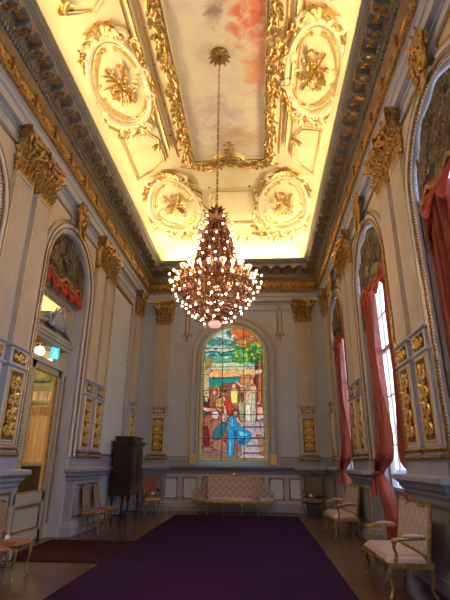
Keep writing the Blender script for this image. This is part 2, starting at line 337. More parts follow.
GLASS=[('sky_aqua',[(-1.236,6.405),(1.239,6.374),(1.129,1.592),(-1.101,1.573)]),
('sky_aqua',[(-1.211,5.514),(0.024,5.504),(0.025,4.989),(-1.196,4.997)]),
('cloud_white',[(-0.867,6.039),(-0.211,6.129),(0.117,5.884),(-0.582,5.795)]),
('cloud_teal',[(-0.957,5.847),(-0.584,5.968),(-0.209,5.839),(0.256,5.691),(0.024,5.598),(-0.487,5.679),(-0.999,5.627)]),
('cloud_teal',[(-0.305,6.178),(0.023,6.223),(0.303,5.978),(0.348,5.738),(-0.116,5.867)]),
('cloud_white',[(-1.182,5.495),(-0.672,5.624),(-0.114,5.524),(0.163,5.427),(-0.483,5.366),(-1.18,5.4)]),
('cloud_teal',[(-1.178,5.344),(-0.855,5.436),(-0.298,5.374),(0.209,5.502),(0.208,5.267),(-0.574,5.245),(-1.175,5.231)]),
('sky_green',[(-1.175,5.231),(0.254,5.239),(0.254,4.988),(-1.168,4.969)]),
('sky_cream',[(-1.169,4.997),(0.436,5.015),(0.434,4.666),(-1.16,4.674)]),
('sunset',[(-1.16,4.692),(0.931,4.754),(0.926,4.428),(-1.152,4.382)]),
('sea',[(-1.062,4.418),(0.252,4.467),(0.296,4.108),(-1.054,4.112)]),
('brick',[(-0.469,4.218),(0.251,4.216),(0.293,3.425),(-0.458,3.381)]),
('ochre',[(0.234,4.531),(0.793,4.528),(0.778,3.511),(0.232,3.511)]),
('foliage_orange',[(-0.165,6.274),(0.351,6.346),(0.816,6.165),(1.042,5.826),(0.809,5.638),(0.533,5.689),(0.457,5.481),(0.255,5.521),(0.209,5.787),(-0.023,5.933)]),
('brick',[(0.349,5.977),(0.722,6.021),(0.902,5.732),(0.486,5.594)]),
('column_brown',[(0.914,5.308),(1.217,5.399),(1.173,3.511),(0.883,3.511)]),
('column_line',[(0.801,5.123),(0.91,5.122),(0.883,3.468),(0.777,3.468)]),
('column_line',[(1.04,5.214),(1.067,5.214),(1.033,3.511),(1.006,3.511)]),
('foliage_green',[(0.025,5.362),(0.209,5.549),(0.457,5.481),(0.672,5.735),(0.975,5.684),(1.08,5.401),(1.0,5.029),(0.708,4.921),(0.454,5.033),(0.253,4.923),(0.053,5.082)]),
('foliage_dark',[(0.485,5.405),(0.807,5.544),(1.032,5.307),(0.89,4.984),(0.618,4.986)]),
('foliage_lime',[(0.458,5.547),(0.577,5.499),(0.545,5.032),(0.454,4.987)]),
('statue',[(-1.031,5.043),(-1.073,5.211),(-0.978,5.136),(-0.962,5.257),(-0.87,5.257),(-0.849,5.135),(-0.739,5.199),(-0.81,5.023),(-0.765,4.626),(-1.04,4.628)]),
('column_beige',[(-1.133,4.711),(-0.822,4.709),(-0.82,4.599),(-0.873,4.545),(-1.074,4.546),(-1.131,4.601)]),
('column_beige',[(-1.083,4.546),(-0.882,4.545),(-0.86,3.511),(-1.057,3.511)]),
('robe_brown',[(-0.839,3.774),(-0.781,3.995),(-0.647,4.057),(-0.555,3.95),(-0.481,3.774),(-0.414,3.381),(-0.858,3.381)]),
('skin',[(-0.752,3.907),(-0.7,3.995),(-0.627,3.951),(-0.625,3.809),(-0.714,3.774)]),
('skin',[(-0.575,4.111),(-0.503,4.057),(-0.481,3.774),(-0.569,3.668),(-0.623,3.704),(-0.535,3.809),(-0.574,3.995)]),
('ochre_cloth',[(-0.64,3.642),(-0.373,3.73),(-0.299,3.381),(-0.635,3.338)]),
('robe_dark',[(-1.141,3.643),(-1.001,3.774),(-0.863,3.642),(-0.827,3.165),(-1.122,2.951)]),
('skin',[(-1.036,3.73),(-0.946,3.757),(-0.89,3.642),(-0.924,3.555),(-1.013,3.564)]),
('skin',[(-1.136,3.468),(-1.026,3.355),(-0.635,3.321),(-0.589,3.269),(-0.942,3.2),(-1.114,3.294)]),
('robe_teal',[(-1.13,3.251),(-0.915,3.165),(-1.046,2.74),(-1.116,2.739)]),
('robe_brown',[(-0.986,3.165),(-0.278,3.081),(-0.168,2.327),(-0.528,2.078),(-0.877,2.24),(-1.112,2.571)]),
('white_cloth',[(-0.765,3.183),(-0.589,3.252),(-0.499,3.123),(-0.558,2.953),(-0.735,2.978)]),
('skin_dark',[(-0.804,2.91),(-0.453,2.944),(-0.318,2.658),(-0.708,2.49)]),
('robe_red',[(-0.355,3.668),(-0.213,3.73),(-0.06,3.511),(-0.033,3.124),(-0.12,3.039),(-0.209,3.252),(-0.228,3.381),(-0.353,3.511)]),
('skin',[(-0.391,3.703),(-0.302,3.756),(-0.265,3.616),(-0.353,3.546)]),
('skin',[(-0.352,3.425),(-0.246,3.407),(-0.207,2.911),(-0.259,2.911),(-0.332,3.166)]),
('white_cloth',[(-0.411,3.149),(-0.244,3.149),(-0.206,2.844),(-0.382,2.868)]),
('yellow_robe',[(-0.107,3.932),(0.027,4.056),(0.179,3.949),(0.143,3.511),(-0.06,3.494)]),
('skin',[(-0.045,4.172),(0.054,4.216),(0.108,4.082),(0.018,3.985),(-0.054,4.056)]),
('skin',[(0.072,4.324),(0.126,4.306),(0.296,4.171),(0.564,4.108),(0.563,4.019),(0.251,4.073),(0.09,4.216)]),
('grey_robe',[(0.448,4.108),(0.831,4.107),(0.799,3.772),(0.803,2.83),(0.369,2.812),(0.443,3.511)]),
('grey_fold',[(0.534,3.773),(0.569,3.773),(0.543,2.829),(0.491,2.829)]),
('grey_fold',[(0.658,3.772),(0.693,3.772),(0.716,2.829),(0.664,2.829)]),
('skin',[(0.448,4.108),(0.832,4.143),(0.863,3.904),(0.784,3.904),(0.338,3.685),(0.303,3.738),(0.652,4.019)]),
('skin',[(0.62,4.358),(0.719,4.384),(0.771,4.259),(0.698,4.152),(0.618,4.197)]),
('hair',[(0.692,4.393),(0.808,4.339),(0.806,4.214),(0.752,4.178),(0.736,4.303)]),
('hair',[(0.161,3.773),(0.339,3.905),(0.392,3.685),(0.302,3.468),(0.179,3.511)]),
('green_cloth',[(0.179,3.555),(0.443,3.511),(0.404,2.913),(0.247,2.87)]),
('grey_fold',[(0.425,3.442),(0.601,3.459),(0.63,2.871),(0.439,2.871)]),
('skin',[(0.828,3.322),(0.916,3.382),(1.038,3.356),(1.068,3.126),(0.876,3.083)]),
('white_cloth',[(0.842,3.125),(1.104,3.151),(1.114,2.831),(0.855,2.83)]),
('robe_teal',[(0.769,2.914),(0.926,2.956),(0.953,2.539),(0.763,2.496)]),
('purple_cloth',[(0.944,2.982),(1.143,2.982),(1.132,2.498),(0.969,2.497)]),
('stone',[(0.23,2.87),(1.158,2.873),(1.129,1.592),(0.117,1.583)]),
('stone_line',[(0.334,2.703),(1.154,2.705),(1.154,2.672),(0.333,2.669)]),
('stone_line',[(0.607,2.331),(1.146,2.35),(1.145,2.309),(0.606,2.29)]),
('stone_line',[(0.459,2.085),(1.14,2.089),(1.139,2.049),(0.458,2.044)]),
('stone_line',[(0.329,1.841),(1.135,1.847),(1.134,1.807),(0.329,1.801)]),
('skin_dark',[(0.763,2.455),(1.019,2.415),(1.115,2.089),(1.048,1.727),(0.922,1.765),(0.887,2.169)]),
('robe_maroon',[(-1.133,2.697),(-0.888,2.74),(-0.809,2.323),(-0.854,1.995),(-1.112,1.952)]),
('skin_dark',[(-1.028,2.034),(-0.699,1.996),(-0.713,1.834),(-0.988,1.848)]),
('floor_brown',[(-1.111,1.912),(0.202,1.961),(0.201,1.584),(-1.101,1.573)]),
('robe_teal',[(-0.624,2.657),(-0.32,2.869),(-0.188,2.659),(-0.444,2.243),(-0.747,2.282)]),
('skin_dark',[(-0.703,2.2),(-0.402,2.325),(-0.184,2.081),(-0.182,1.837),(-0.697,1.915)]),
('blue_dress',[(-0.172,2.954),(-0.059,3.064),(0.125,3.039),(0.143,2.786),(0.377,2.644),(0.66,2.479),(0.606,2.249),(0.373,2.068),(0.177,2.083),(0.125,2.328),(0.056,2.287),(0.006,1.718),(-0.164,1.661),(-0.201,2.081),(-0.169,2.492)]),
('blue_light',[(-0.058,2.979),(0.02,2.979),(-0.014,2.659),(-0.066,2.659)]),
('blue_light',[(0.177,2.577),(0.436,2.495),(0.547,2.396),(0.246,2.37)]),
('blue_deep',[(0.03,2.535),(0.125,2.577),(0.142,2.328),(0.039,2.295)]),
('blue_deep',[(0.211,2.247),(0.435,2.297),(0.331,2.133),(0.211,2.132)]),
('blue_light',[(-0.133,2.245),(-0.073,2.286),(-0.071,1.758),(-0.122,1.717)]),
('skin',[(0.108,3.039),(0.178,3.014),(0.247,2.87),(0.403,2.787),(0.386,2.745),(0.23,2.778),(0.125,2.87)]),
('hair',[(-0.033,3.252),(0.09,3.321),(0.196,3.287),(0.213,3.167),(0.09,3.133),(-0.015,3.133)]),
('skin',[(0.055,3.218),(0.161,3.201),(0.143,3.082),(0.055,3.047),(0.003,3.115)]),
('skin_dark',[(0.176,2.042),(0.296,2.059),(0.278,1.72),(0.142,1.679)])]
W = {'left': lambda p: (XL + p[1], p[0], p[2]), 'right': lambda p: (XR - p[1], p[0], p[2]),
     'back': lambda p: (p[0], YB - p[1], p[2]), 'front': lambda p: (p[0], YF + p[1], p[2])}
# ================================================================= shell
WD = -.10                                              # wall plane behind the pilaster faces
ARCH_R, ARCH_Z = 1.15, 5.38
# floor
b = MB(); b.box(XL - .6, XR + .6, YF - .3, YB + .4, -.1, 0); b.build('floor', 'parquet', kind='structure', smooth=False)
def wall_mesh(wall, s0, s1, z0, z1, arches, mats, depth=.4, name=None):
    """wall plane with arched openings (centre, sill, radius, spring) and their reveals"""
    b = MB(W[wall]); cur = s0
    for (c, sill, R, zs) in sorted(arches):
        b.quad((cur, WD, z0), (c - R, WD, z0), (c - R, WD, z1), (cur, WD, z1))
        if sill > z0:
            b.quad((c - R, WD, z0), (c + R, WD, z0), (c + R, WD, sill), (c - R, WD, sill))
            b.quad((c - R, WD, sill), (c + R, WD, sill), (c + R, WD - depth, sill), (c - R, WD - depth, sill))
        A = arcpts(c, zs, R, 32)
        for p, q in zip(A, A[1:]):
            b.quad((p[0], WD, p[2]), (q[0], WD, q[2]), (q[0], WD, z1), (p[0], WD, z1))
            b.quad((p[0], WD, p[2]), (q[0], WD, q[2]), (q[0], WD - depth, q[2]), (p[0], WD - depth, p[2]))
        for e in (-R, R): b.quad((c + e, WD, sill), (c + e, WD, zs), (c + e, WD - depth, zs), (c + e, WD - depth, sill))
        cur = c + R
    b.quad((cur, WD, z0), (s1, WD, z0), (s1, WD, z1), (cur, WD, z1))
    return b.build(name or 'wall_' + wall, mats, kind='structure', smooth=False)
wl = wall_mesh('left', YF, YB + .1, 0, 8.9, [(9.2, 0, ARCH_R, ARCH_Z)], 'wall')
WIN_Y = [.8, 5.0, 9.2, 13.45]  # first opening lies unseen beside the camera, added for its daylight
wr = wall_mesh('right', YF, YB + .1, 0, 8.9, [(c, 0, ARCH_R if c < 13 else 1.05, ARCH_Z) for c in WIN_Y], 'wall')
wb = wall_mesh('back', XL - .1, XR + .1, 0, 8.9, [(-.86, 1.46, 1.22, 5.22)], 'wall', .22)
wf = MB(); wf.box(XL - .2, XR + .2, YF - .2, YF - .05, 0, 8.9); wf = wf.build('wall_front', 'wall', kind='structure', smooth=False)

# ceiling: coved vault springing behind the cornice
ZT, ZC, CW = 9.9, 8.80, 1.55
def cz(x, y):
    e = min(x - (XL + .15), (XR - .15) - x, (YB - .15) - y, y - (YF + .15)); e = max(0, min(e / CW, 1))
    return ZC + (ZT - ZC) * sqrt(max(0, 1 - (1 - e) ** 2))
def CM(p): return (p[0], p[1], cz(p[0], p[1]) - p[2])           # (x, y, depth below the plaster)
b = MB(CM)
xs = [XL + .15 + CW * (1 - cos(pi / 2 * i / 14)) for i in range(15)]; xs += [XR - .15 - CW * (1 - cos(pi / 2 * (14 - i) / 14)) for i in range(15)]
ys = [YF + .15 + CW * (1 - cos(pi / 2 * i / 10)) for i in range(11)] + [4, 8, 12] + [YB - .15 - CW * (1 - cos(pi / 2 * (14 - i) / 14)) for i in range(15)]
b.add([(x, y, 0) for y in ys for x in xs], [(j * len(xs) + i, j * len(xs) + i + 1, (j + 1) * len(xs) + i + 1, (j + 1) * len(xs) + i) for j in range(len(ys) - 1) for i in range(len(xs) - 1)])
ceil = b.build('ceiling', 'ceil', kind='structure')
b = MB(); b.box(XL - .6, XR + .6, YF - .5, YB + .5, 10.0, 10.1)     # roof slab over the vault
slab = b.build('roof_slab', 'wall', ceil, smooth=False)

# ================================================================= entablature (trim_1..4)
ENT = [(-.1, 7.33), (.0, 7.33), (.0, 7.50), (.03, 7.51), (.03, 7.62), (.06, 7.64), (.06, 7.66), (.12, 7.74), (.12, 7.78), (.03, 7.80), (.03, 8.13),
       (.06, 8.16), (.10, 8.20), (.12, 8.22), (.12, 8.37), (.17, 8.38), (.20, 8.42), (.20, 8.57), (.47, 8.575), (.47, 8.66), (.49, 8.67), (.50, 8.70), (.53, 8.73), (.56, 8.80), (.57, 8.82), (.57, 8.86), (.50, 8.86), (.46, 8.80), (.12, 8.78), (-.1, 8.80)]
ENT_M = {}                                             # material by profile segment
for i in range(len(ENT) - 1):
    ENT_M[i] = 0
for i in (9, 7): ENT_M[i] = 1
for i in range(13, 19): ENT_M[i] = 2
for i in (18, 19, 20, 21, 22, 23, 24, 25): ENT_M[i] = 3
for i in (0, 1, 2, 3, 4, 5): ENT_M[i] = 4
corners = {'right': ((XR, YF), (XR, YB)), 'back': ((XR, YB), (XL, YB)), 'left': ((XL, YB), (XL, YF)), 'front': ((XL, YF), (XR, YF))}
inw = {'right': (-1, 0), 'back': (0, -1), 'left': (1, 0), 'front': (0, 1)}
seq = ['right', 'back', 'left', 'front']; trims = {}
for k, wname in enumerate(seq):
    P, Q = corners[wname]; n0 = inw[seq[k - 1]]; n1 = inw[wname]; n2 = inw[seq[(k + 1) % 4]]
    b = MB()
    for i in range(len(ENT) - 1):
        b.m = ENT_M[i]; pts = []
        for (a, z) in (ENT[i], ENT[i + 1]):
            pts.append((P[0] + (n0[0] + n1[0]) * a, P[1] + (n0[1] + n1[1]) * a, z))
        for (a, z) in (ENT[i + 1], ENT[i]):
            pts.append((Q[0] + (n2[0] + n1[0]) * a, Q[1] + (n2[1] + n1[1]) * a, z))
        b.quad(*pts)
    o = b.build('trim_%d' % (k + 1), ['corn', 'recess', 'corn_grey', 'ledge', 'wall'], smooth=False, kind='structure'); trims[wname] = o

RNG = {'left': (3.0, YB), 'right': (3.0, YB), 'back': (XL, XR)}
for wname in ('left', 'right', 'back'):
    s0, s1 = RNG[wname]; T = trims[wname]; f = W[wname]
    # dentils, bead rows, egg row, lambs-tongue: mouldings run as pattern in one mesh each
    b = MB(f); n = int((s1 - s0) / .085)
    for i in range(n):
        s = s0 + .12 + i * .085
        if s < s1 - .14: b.box(s, s + .052, .12, .165, 8.235, 8.365)
    b.build('dentil_course', 'corn_grey', T, smooth=False)
    for (z, d, r, st, nm, mt) in ((8.40, .205, .024, .085, 'bead_moulding', 'gilt'), (7.70, .10, .026, .075, 'egg_moulding', 'gilt_dim'), (8.635, .485, .012, .05, 'edge_bead', 'gilt_dim'), (8.845, .575, .014, .06, 'gilt_edge', 'gilt')):
        b = MB(f); s = s0 + .15
        e = d if d > .3 else .1
        while s < s1 - e:
            if s > s0 + (e if wname == 'back' else 0): b.ball((s, d, z), r, (1.25, 1, 1.1), 5, 3)
            s += st
        b.build(nm, mt, T)
    # modillions and gilt coffer rosettes between them
    n = int(round((s1 - s0 - 1.0) / .45)); step = (s1 - s0 - (1.1 if wname == 'back' else .55)) / n; st0 = s0 + (.55 if wname == 'back' else 0)
    mb = MB(lambda p: (p[0], -p[1], p[2]))
    prof = [(.19, .0), (.46, .0), (.46, -.05), (.40, -.11), (.30, -.12), (.24, -.17), (.19, -.18)]
    for sx in (-1,):
        v = [(x, d, z) for x in (-.10, .10) for d, z in prof]; m_ = len(prof)
        mb.add(v, [tuple(range(m_)), tuple(range(m_, 2 * m_))] + [(i, (i + 1) % m_, m_ + (i + 1) % m_, m_ + i) for i in range(m_)])
    mb.box(-.12, .12, .19, .47, -.03, .0)
    proto = mb.build('modillion', 'corn_grey', T, smooth=False)
    lf = MB(lambda p: (p[0], -p[1], p[2])); lf.leaf((0, .22, -.19), (0, .75, .35), (0, .2, -1), .26, .075, .9, 2, 6); lf.rosette((0, .47, -.07), .05, (0, 1, -.2), 5)
    leafp = lf.build('modillion_leaf', 'gilt_dim', proto)
    rs = MB(lambda p: (p[0], -p[1], p[2])); rs.rosette((0, .33, -.03), .085, (0, 0, -1), 6)
    rproto = rs.build('soffit_rosette', 'gilt', T)
    for i in range(n + 1):
        s = st0 + i * step
        if s > s1 - .2: continue
        o = proto if i == 0 else copy_tree(proto, T)
        on_wall(o, wname, s, 8.575)
        if i < n:
            r_ = rproto if i == 0 else copy_tree(rproto, T); on_wall(r_, wname, s + step / 2, 8.575)
    # carved frieze: gilt foliage panels divided by little upright consoles
    pn = MB(lambda p: (p[0], -p[1], p[2])); L = .82
    for sg in (-1, 1):
        pn.spiral((sg * .20, .045, -.005), .10, 1.6, (sg, 0, 0), (0, 0, 1), .032, pi, 5)
        pn.spiral((sg * .36, .045, .02), .065, 1.3, (-sg, 0, 0), (0, 0, -1), .026, pi, 5)
        for a in range(5):
            g = a * 1.4; pn.leaf((sg * (.08 + .09 * a), .04, .09 * cos(a * pi)), (sg * .8, .2, -.7 * cos(a * pi)), (0, 1, 0), .14, .045, .9, 1, 4)
    pn.rosette((0, .05, 0), .075, (0, 1, 0), 6)
    pp = pn.build('frieze_foliage', 'gilt', T)
    cn = MB(lambda p: (p[0], -p[1], p[2])); cn.box(-.035, .035, .03, .10, -.17, .17); cn.leaf((0, .10, -.14), (0, .1, 1), (0, 1, 0), .26, .035, .8, 1, 5)
    cp = cn.build('frieze_console', 'gilt_dim', T)
    m = int((s1 - s0 - .4) / L); ex = (s1 - s0 - (.4 if wname == 'back' else .2) - m * L) / m
    for i in range(m):
        s = s0 + (.2 if wname == 'back' else 0) + (i + .5) * (L + ex)
        o = pp if i == 0 else copy_tree(pp, T); on_wall(o, wname, s, 7.965)
        if i < m - 1:
            c_ = cp if i == 0 else copy_tree(cp, T); on_wall(c_, wname, s + (L + ex) / 2, 7.965)

# ================================================================= dado, baseboards, wall mouldings
DADO = [(0, .0), (.07, .0), (.07, .16), (.05, .18), (.04, .24), (.0, .26), (.0, 1.14), (.03, 1.16), (.05, 1.22), (.10, 1.26), (.12, 1.31), (.15, 1.33), (.15, 1.38), (.0, 1.40)]
def dado(wname, s0, s1, nm):
    b = MB(W[wname])
    for i in range(5): pass
    for (a, z), (a2, z2) in zip(DADO[:6], DADO[1:6]): b.quad((s0, WD + a, z), (s1, WD + a, z), (s1, WD + a2, z2), (s0, WD + a2, z2))
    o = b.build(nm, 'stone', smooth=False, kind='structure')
    c = MB(W[wname])
    for i, ((a, z), (a2, z2)) in enumerate(zip(DADO[6:], DADO[7:])):
        c.m = 1 if i >= 3 else 0; c.quad((s0, WD + a, z), (s1, WD + a, z), (s1, WD + a2, z2), (s0, WD + a2, z2))
    return o, c
for wname, spans in (('back', [(XL, XR)]), ('left', [(2.5, 8.0), (10.4, YB)]), ('right', [(2.5, 3.8), (6.2, 8.0), (10.4, 12.3), (14.55, YB)])):
    for i, (a, c_) in enumerate(spans):
        o, c = dado(wname, a, c_, 'baseboard_' + wname + ('' if i == 0 else '_%d' % (i + 1)))
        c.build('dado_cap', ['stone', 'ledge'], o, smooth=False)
# octagonal gilt-cornered panels in the back dado
pb = MB(SD); w2, h2, ch = .235, .33, .07
oct_ = [(-w2 + ch, -h2), (w2 - ch, -h2), (w2, -h2 + ch), (w2, h2 - ch), (w2 - ch, h2), (-w2 + ch, h2), (-w2, h2 - ch), (-w2, -h2 + ch)]
pb.sweep([(x, .0, z) for x, z in oct_], [(-.03, 0), (-.025, .02), (-.01, .028), (.01, .012), (.012, 0)], (0, 1, 0), closed=True)
pfr = pb.build('dado_panel_frame', 'gilt_dim', wb)
pc = MB(SD)
for sx in (-1, 1):
    for sz in (-1, 1):
        pc.spiral((sx * (w2 - .02), .015, sz * (h2 - .02)), .05, 1.2, (sx, 0, 0), (0, 0, sz), .016, 0, 5); pc.leaf((sx * w2, .01, sz * (h2 - .1)), (0, 0, sz), (0, 1, 0), .10, .03, .6, 1, 4)
pcr = pc.build('corner_scrolls', 'gilt_dim', pfr)
fld = MB(SD); fld.add([(x * .93, .004, z * .95) for x, z in oct_], [tuple(range(8))]); fld = fld.build('panel_field', 'wallpanel', pfr)
first = True
for x in (-2.98, -2.32, -1.66, -.86, -.06, .60, 1.26):
    o = pfr if first else copy_tree(pfr, wb); first = False
    on_wall(o, 'back', x, .70, WD + .002)
# plain block course above the dado cap
for wname, spans in (('back', [(XL, -2.45), (.73, XR)]), ('left', [(10.6, YB)]),):
    for (a, c_) in spans:
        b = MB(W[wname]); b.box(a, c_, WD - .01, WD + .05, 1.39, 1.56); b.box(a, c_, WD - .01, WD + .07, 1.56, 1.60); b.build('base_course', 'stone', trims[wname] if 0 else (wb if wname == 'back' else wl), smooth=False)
        b = MB(W[wname]); b.box(a, c_, WD, WD + .055, 1.68, 1.70); b.build('gilt_line', 'gilt_dim', (wb if wname == 'back' else wl), smooth=False)
# string moulding under the architrave
for wname, par, a, c_ in (('back', wb, XL, XR), ('left', wl, 2.5, YB), ('right', wr, 2.5, YB)):
    b = MB(W[wname]); 
    for (z, h, d) in ((7.22, .03, .03), (6.98, .05, .04)): b.box(a, c_, WD - .01, WD + d, z, z + h)
    b.build('string_moulding', 'wall', par, smooth=False)

# ================================================================= arches: archivolt, gilt beads, keystone, spandrel frames
def arch_path(c, zs, R, foot, n=28): return [(c - R, 0, foot)] + arcpts(c, zs, R, n) + [(c + R, 0, foot)]
def archivolt(wname, par, c, R, zs, foot, d0=WD):
    f = W[wname]
    b = MB(f); P = [(s, d0, z) for s, _, z in arch_path(c, zs, R, foot)]
    b.sweep(P, [(0, -.02), (0, .05), (-.05, .06), (-.06, .035), (-.14, .035), (-.15, .075), (-.20, .085), (-.24, .05), (-.25, 0)], (0, 1, 0))
    o = b.build('archivolt', 'wallpanel', par)
    b = MB(f); P = [(s, d0 + .065, z) for s, _, z in arch_path(c, zs, R + .10, foot)]; b.tube(P, .022, 6)
    P = [(s, d0 + .08, z) for s, _, z in arch_path(c, zs, R + .22, foot)]; b.tube(P, .018, 6)
    # beading along the inner gilt roll
    pts = [(s, z) for s, _, z in arch_path(c, zs, R + .03, foot, 60)]
    for (p, q) in zip(pts, pts[1:]):
        L = hypot(q[0] - p[0], q[1] - p[1]); k = max(1, int(L / .05))
        for j in range(k): b.ball((p[0] + (q[0] - p[0]) * j / k, d0 + .06, p[1] + (q[1] - p[1]) * j / k), .015, (1, 1, 1), 5, 3)
    b.build('gilt_beading', 'gilt_dim', o)
    return o
def keystone(sc=1.0):
    """carved gilt cartouche: scrolled oval shield with leaves"""
    b = MB(SD)
    b.ball((0, .10, .02), .13, (1, .55, 1.45), 10, 7)
    for sx in (-1, 1):
        b.spiral((sx * .16, .12, .22), .11, 1.5, (sx, 0, 0), (0, 0, 1), .035, -pi / 2, 6)
        b.spiral((sx * .14, .12, -.20), .09, 1.4, (sx, 0, 0), (0, 0, -1), .03, -pi / 2, 6)
        b.tube([(sx * .10, .10, .28), (sx * .19, .12, .12), (sx * .20, .12, -.05), (sx * .12, .11, -.25)], [.03, .04, .035, .025], 6)
        b.leaf((sx * .18, .08, .05), (sx, .1, .5), (0, 1, 0), .24, .07, .8, 2, 6)
        b.leaf((sx * .14, .06, -.18), (sx, .0, -.8), (0, 1, 0), .26, .07, .9, 2, 6)
    for a in (-.5, 0, .5): b.leaf((a * .15, .09, .25), (a, .15, 1), (0, 1, 0), .24, .07, 1.0, 2, 6)
    b.leaf((0, .10, -.22), (0, .1, -1), (0, 1, 0), .28, .08, .9, 2, 6)
    b.rosette((0, .18, .03), .07, (0, 1, 0), 5)
    return b
kproto = None
def place_key(wname, par, s, z, sc=1.0):
    global kproto
    if kproto is None: kproto = keystone().build('keystone_cartouche', 'gilt_cap', par); o = kproto
    else: o = kproto.copy(); COL.objects.link(o); o.parent = par
    on_wall(o, wname, s, z, WD + .02); o.scale = (sc, sc, sc); return o
def spandrel(wname, par, c, R, zs, half, ztop):
    for sg in (-1, 1):
        pts = [(c + sg * half, zs - .55), (c + sg * half, ztop), (c + sg * .34, ztop)]
        n = 12; a0 = math.asin(min(1, .36 / R))
        arc = [(c + sg * R * sin(a0 + (pi / 2 - a0) * i / n), zs + R * cos(a0 + (pi / 2 - a0) * i / n)) for i in range(n + 1)]
        arc = [(s, max(z, zs - .3)) if abs(s - c) < half - .03 else (c + sg * (half - .05), z) for s, z in arc]
        ring = pts + arc
        b = MB(W[wname]); b.tube([(s, WD + .012, z) for s, z in ring], .022, 5, closed=True); o = b.build('spandrel_frame', 'gilt_dim', par)
        b = MB(W[wname]); b.add([(s, WD + .006, z) for s, z in ring], [tuple(range(len(ring)))]); b.build('spandrel_field', 'shaft', o, smooth=False)
for wname, par, cs in (('left', wl, [5.0, 9.2]), ('right', wr, [5.0, 9.2, 13.45])):
    for c in cs:
        R = ARCH_R if c < 13 else 1.05
        archivolt(wname, par, c, R, ARCH_Z, 1.62)
        spandrel(wname, par, c, R + .30, ARCH_Z, 1.42 if c < 13 else 1.33, 6.93)
        place_key(wname, par, c, 6.98, 1.05)
# blind bay behind the left near arch: a panel with gilt drops
b = MB(W['left']); R = ARCH_R
A = arcpts(5.0, ARCH_Z, R, 24); b.add([(5 - R, WD + .01, 1.62)] + [(s, WD + .01, z) for s, _, z in A] + [(5 + R, WD + .01, 1.62)], [tuple(range(len(A) + 2))])
b.build('blind_panel', 'wallpanel', wl, smooth=False)
# left wall flat panel between far pilasters, with gilt edge strips
b = MB(W['left']); b.box(12.26, 14.12, WD, WD + .03, 1.72, 6.55); pnl = b.build('wall_panel', 'wallpanel', wl, smooth=False)
for s in (12.22, 14.20):
    b = MB(W['left']); b.box(s - .07, s + .07, WD, WD + .04, 1.72, 6.62)
    z = 1.85
    b.m = 1
    while z < 6.5:
        b.leaf((s, WD + .05, z), (0, .15, 1), (0, 1, 0), .17, .055, .9, 1, 4); b.ball((s, WD + .05, z - .02), .03, nu=5, nv=3); z += .2
    b.build('gilt_strip', ['wallpanel', 'gilt'], pnl)
b = MB(W['left']); b.box(12.15, 14.3, WD, WD + .05, 6.58, 6.70); b.build('panel_head', 'gilt_dim', pnl, smooth=False)

# back wall: arched frame of the stained glass window, gilt brackets
wn = empty('window_1', (0, 0, 0), kind='structure')
b = MB(W['back']); C0, RG, ZG = -.86, 1.17, 5.22
P = [(s, WD, z) for s, _, z in arch_path(C0, ZG, 1.22, 1.48, 40)]
b.sweep(P, [(0, -.15), (0, .02), (-.06, .07), (-.10, .07), (-.12, .03), (-.20, .03), (-.22, .07), (-.27, .08), (-.30, .05), (-.31, 0)], (0, 1, 0))
b.build('frame', 'wall', wn)
b = MB(W['back'])
for rr, w_ in ((1.29, .028), (1.50, .022)): b.tube([(s, WD + .075, z) for s, _, z in arch_path(C0, ZG, rr, 1.48, 40)], w_, 6)
b.build('gilt_roll', 'gilt', wn)
b = MB(W['back'])
for s in (-1, 1): b.box(C0 + s * 1.37 - .11, C0 + s * 1.37 + .11, WD, WD + .12, 1.46, 1.80)
b.build('gilt_foot', 'gilt_pale', wn, smooth=False)
# white surround lines and gilt bracket frames either side of the arch head
for sg in (-1, 1):
    x = C0 + sg * 1.66
    b = MB(W['back']); b.tube([(x, WD + .01, 7.0), (x, WD + .01, 6.1), (x + sg * .16, WD + .01, 6.1), (x + sg * .16, WD + .01, 7.0)], .022, 5, closed=True)
    for z in (6.02, 7.05): b.rosette((x + sg * .08, WD + .03, z), .09, (0, 1, 0), 5)
    b.leaf((x + sg * .08, WD + .02, 6.02), (0, .1, -1), (0, 1, 0), .28, .06, .7, 2, 5)
    for q in (-.1, .1): b.leaf((x + sg * .08 + q, WD + .02, 6.06), (q * 6, .1, -.6), (0, 1, 0), .14, .05, .8, 1, 4)
    b.build('gilt_bracket', 'gilt_dim', wb)
b = MB(W['back']); b.sweep([(s, WD, z) for s, _, z in arch_path(C0, ZG, 1.62, 1.62, 40)], [(0, 0), (0, .03), (-.03, .03), (-.04, 0)], (0, 1, 0)); b.build('outer_arch_moulding', 'shaft', wn)

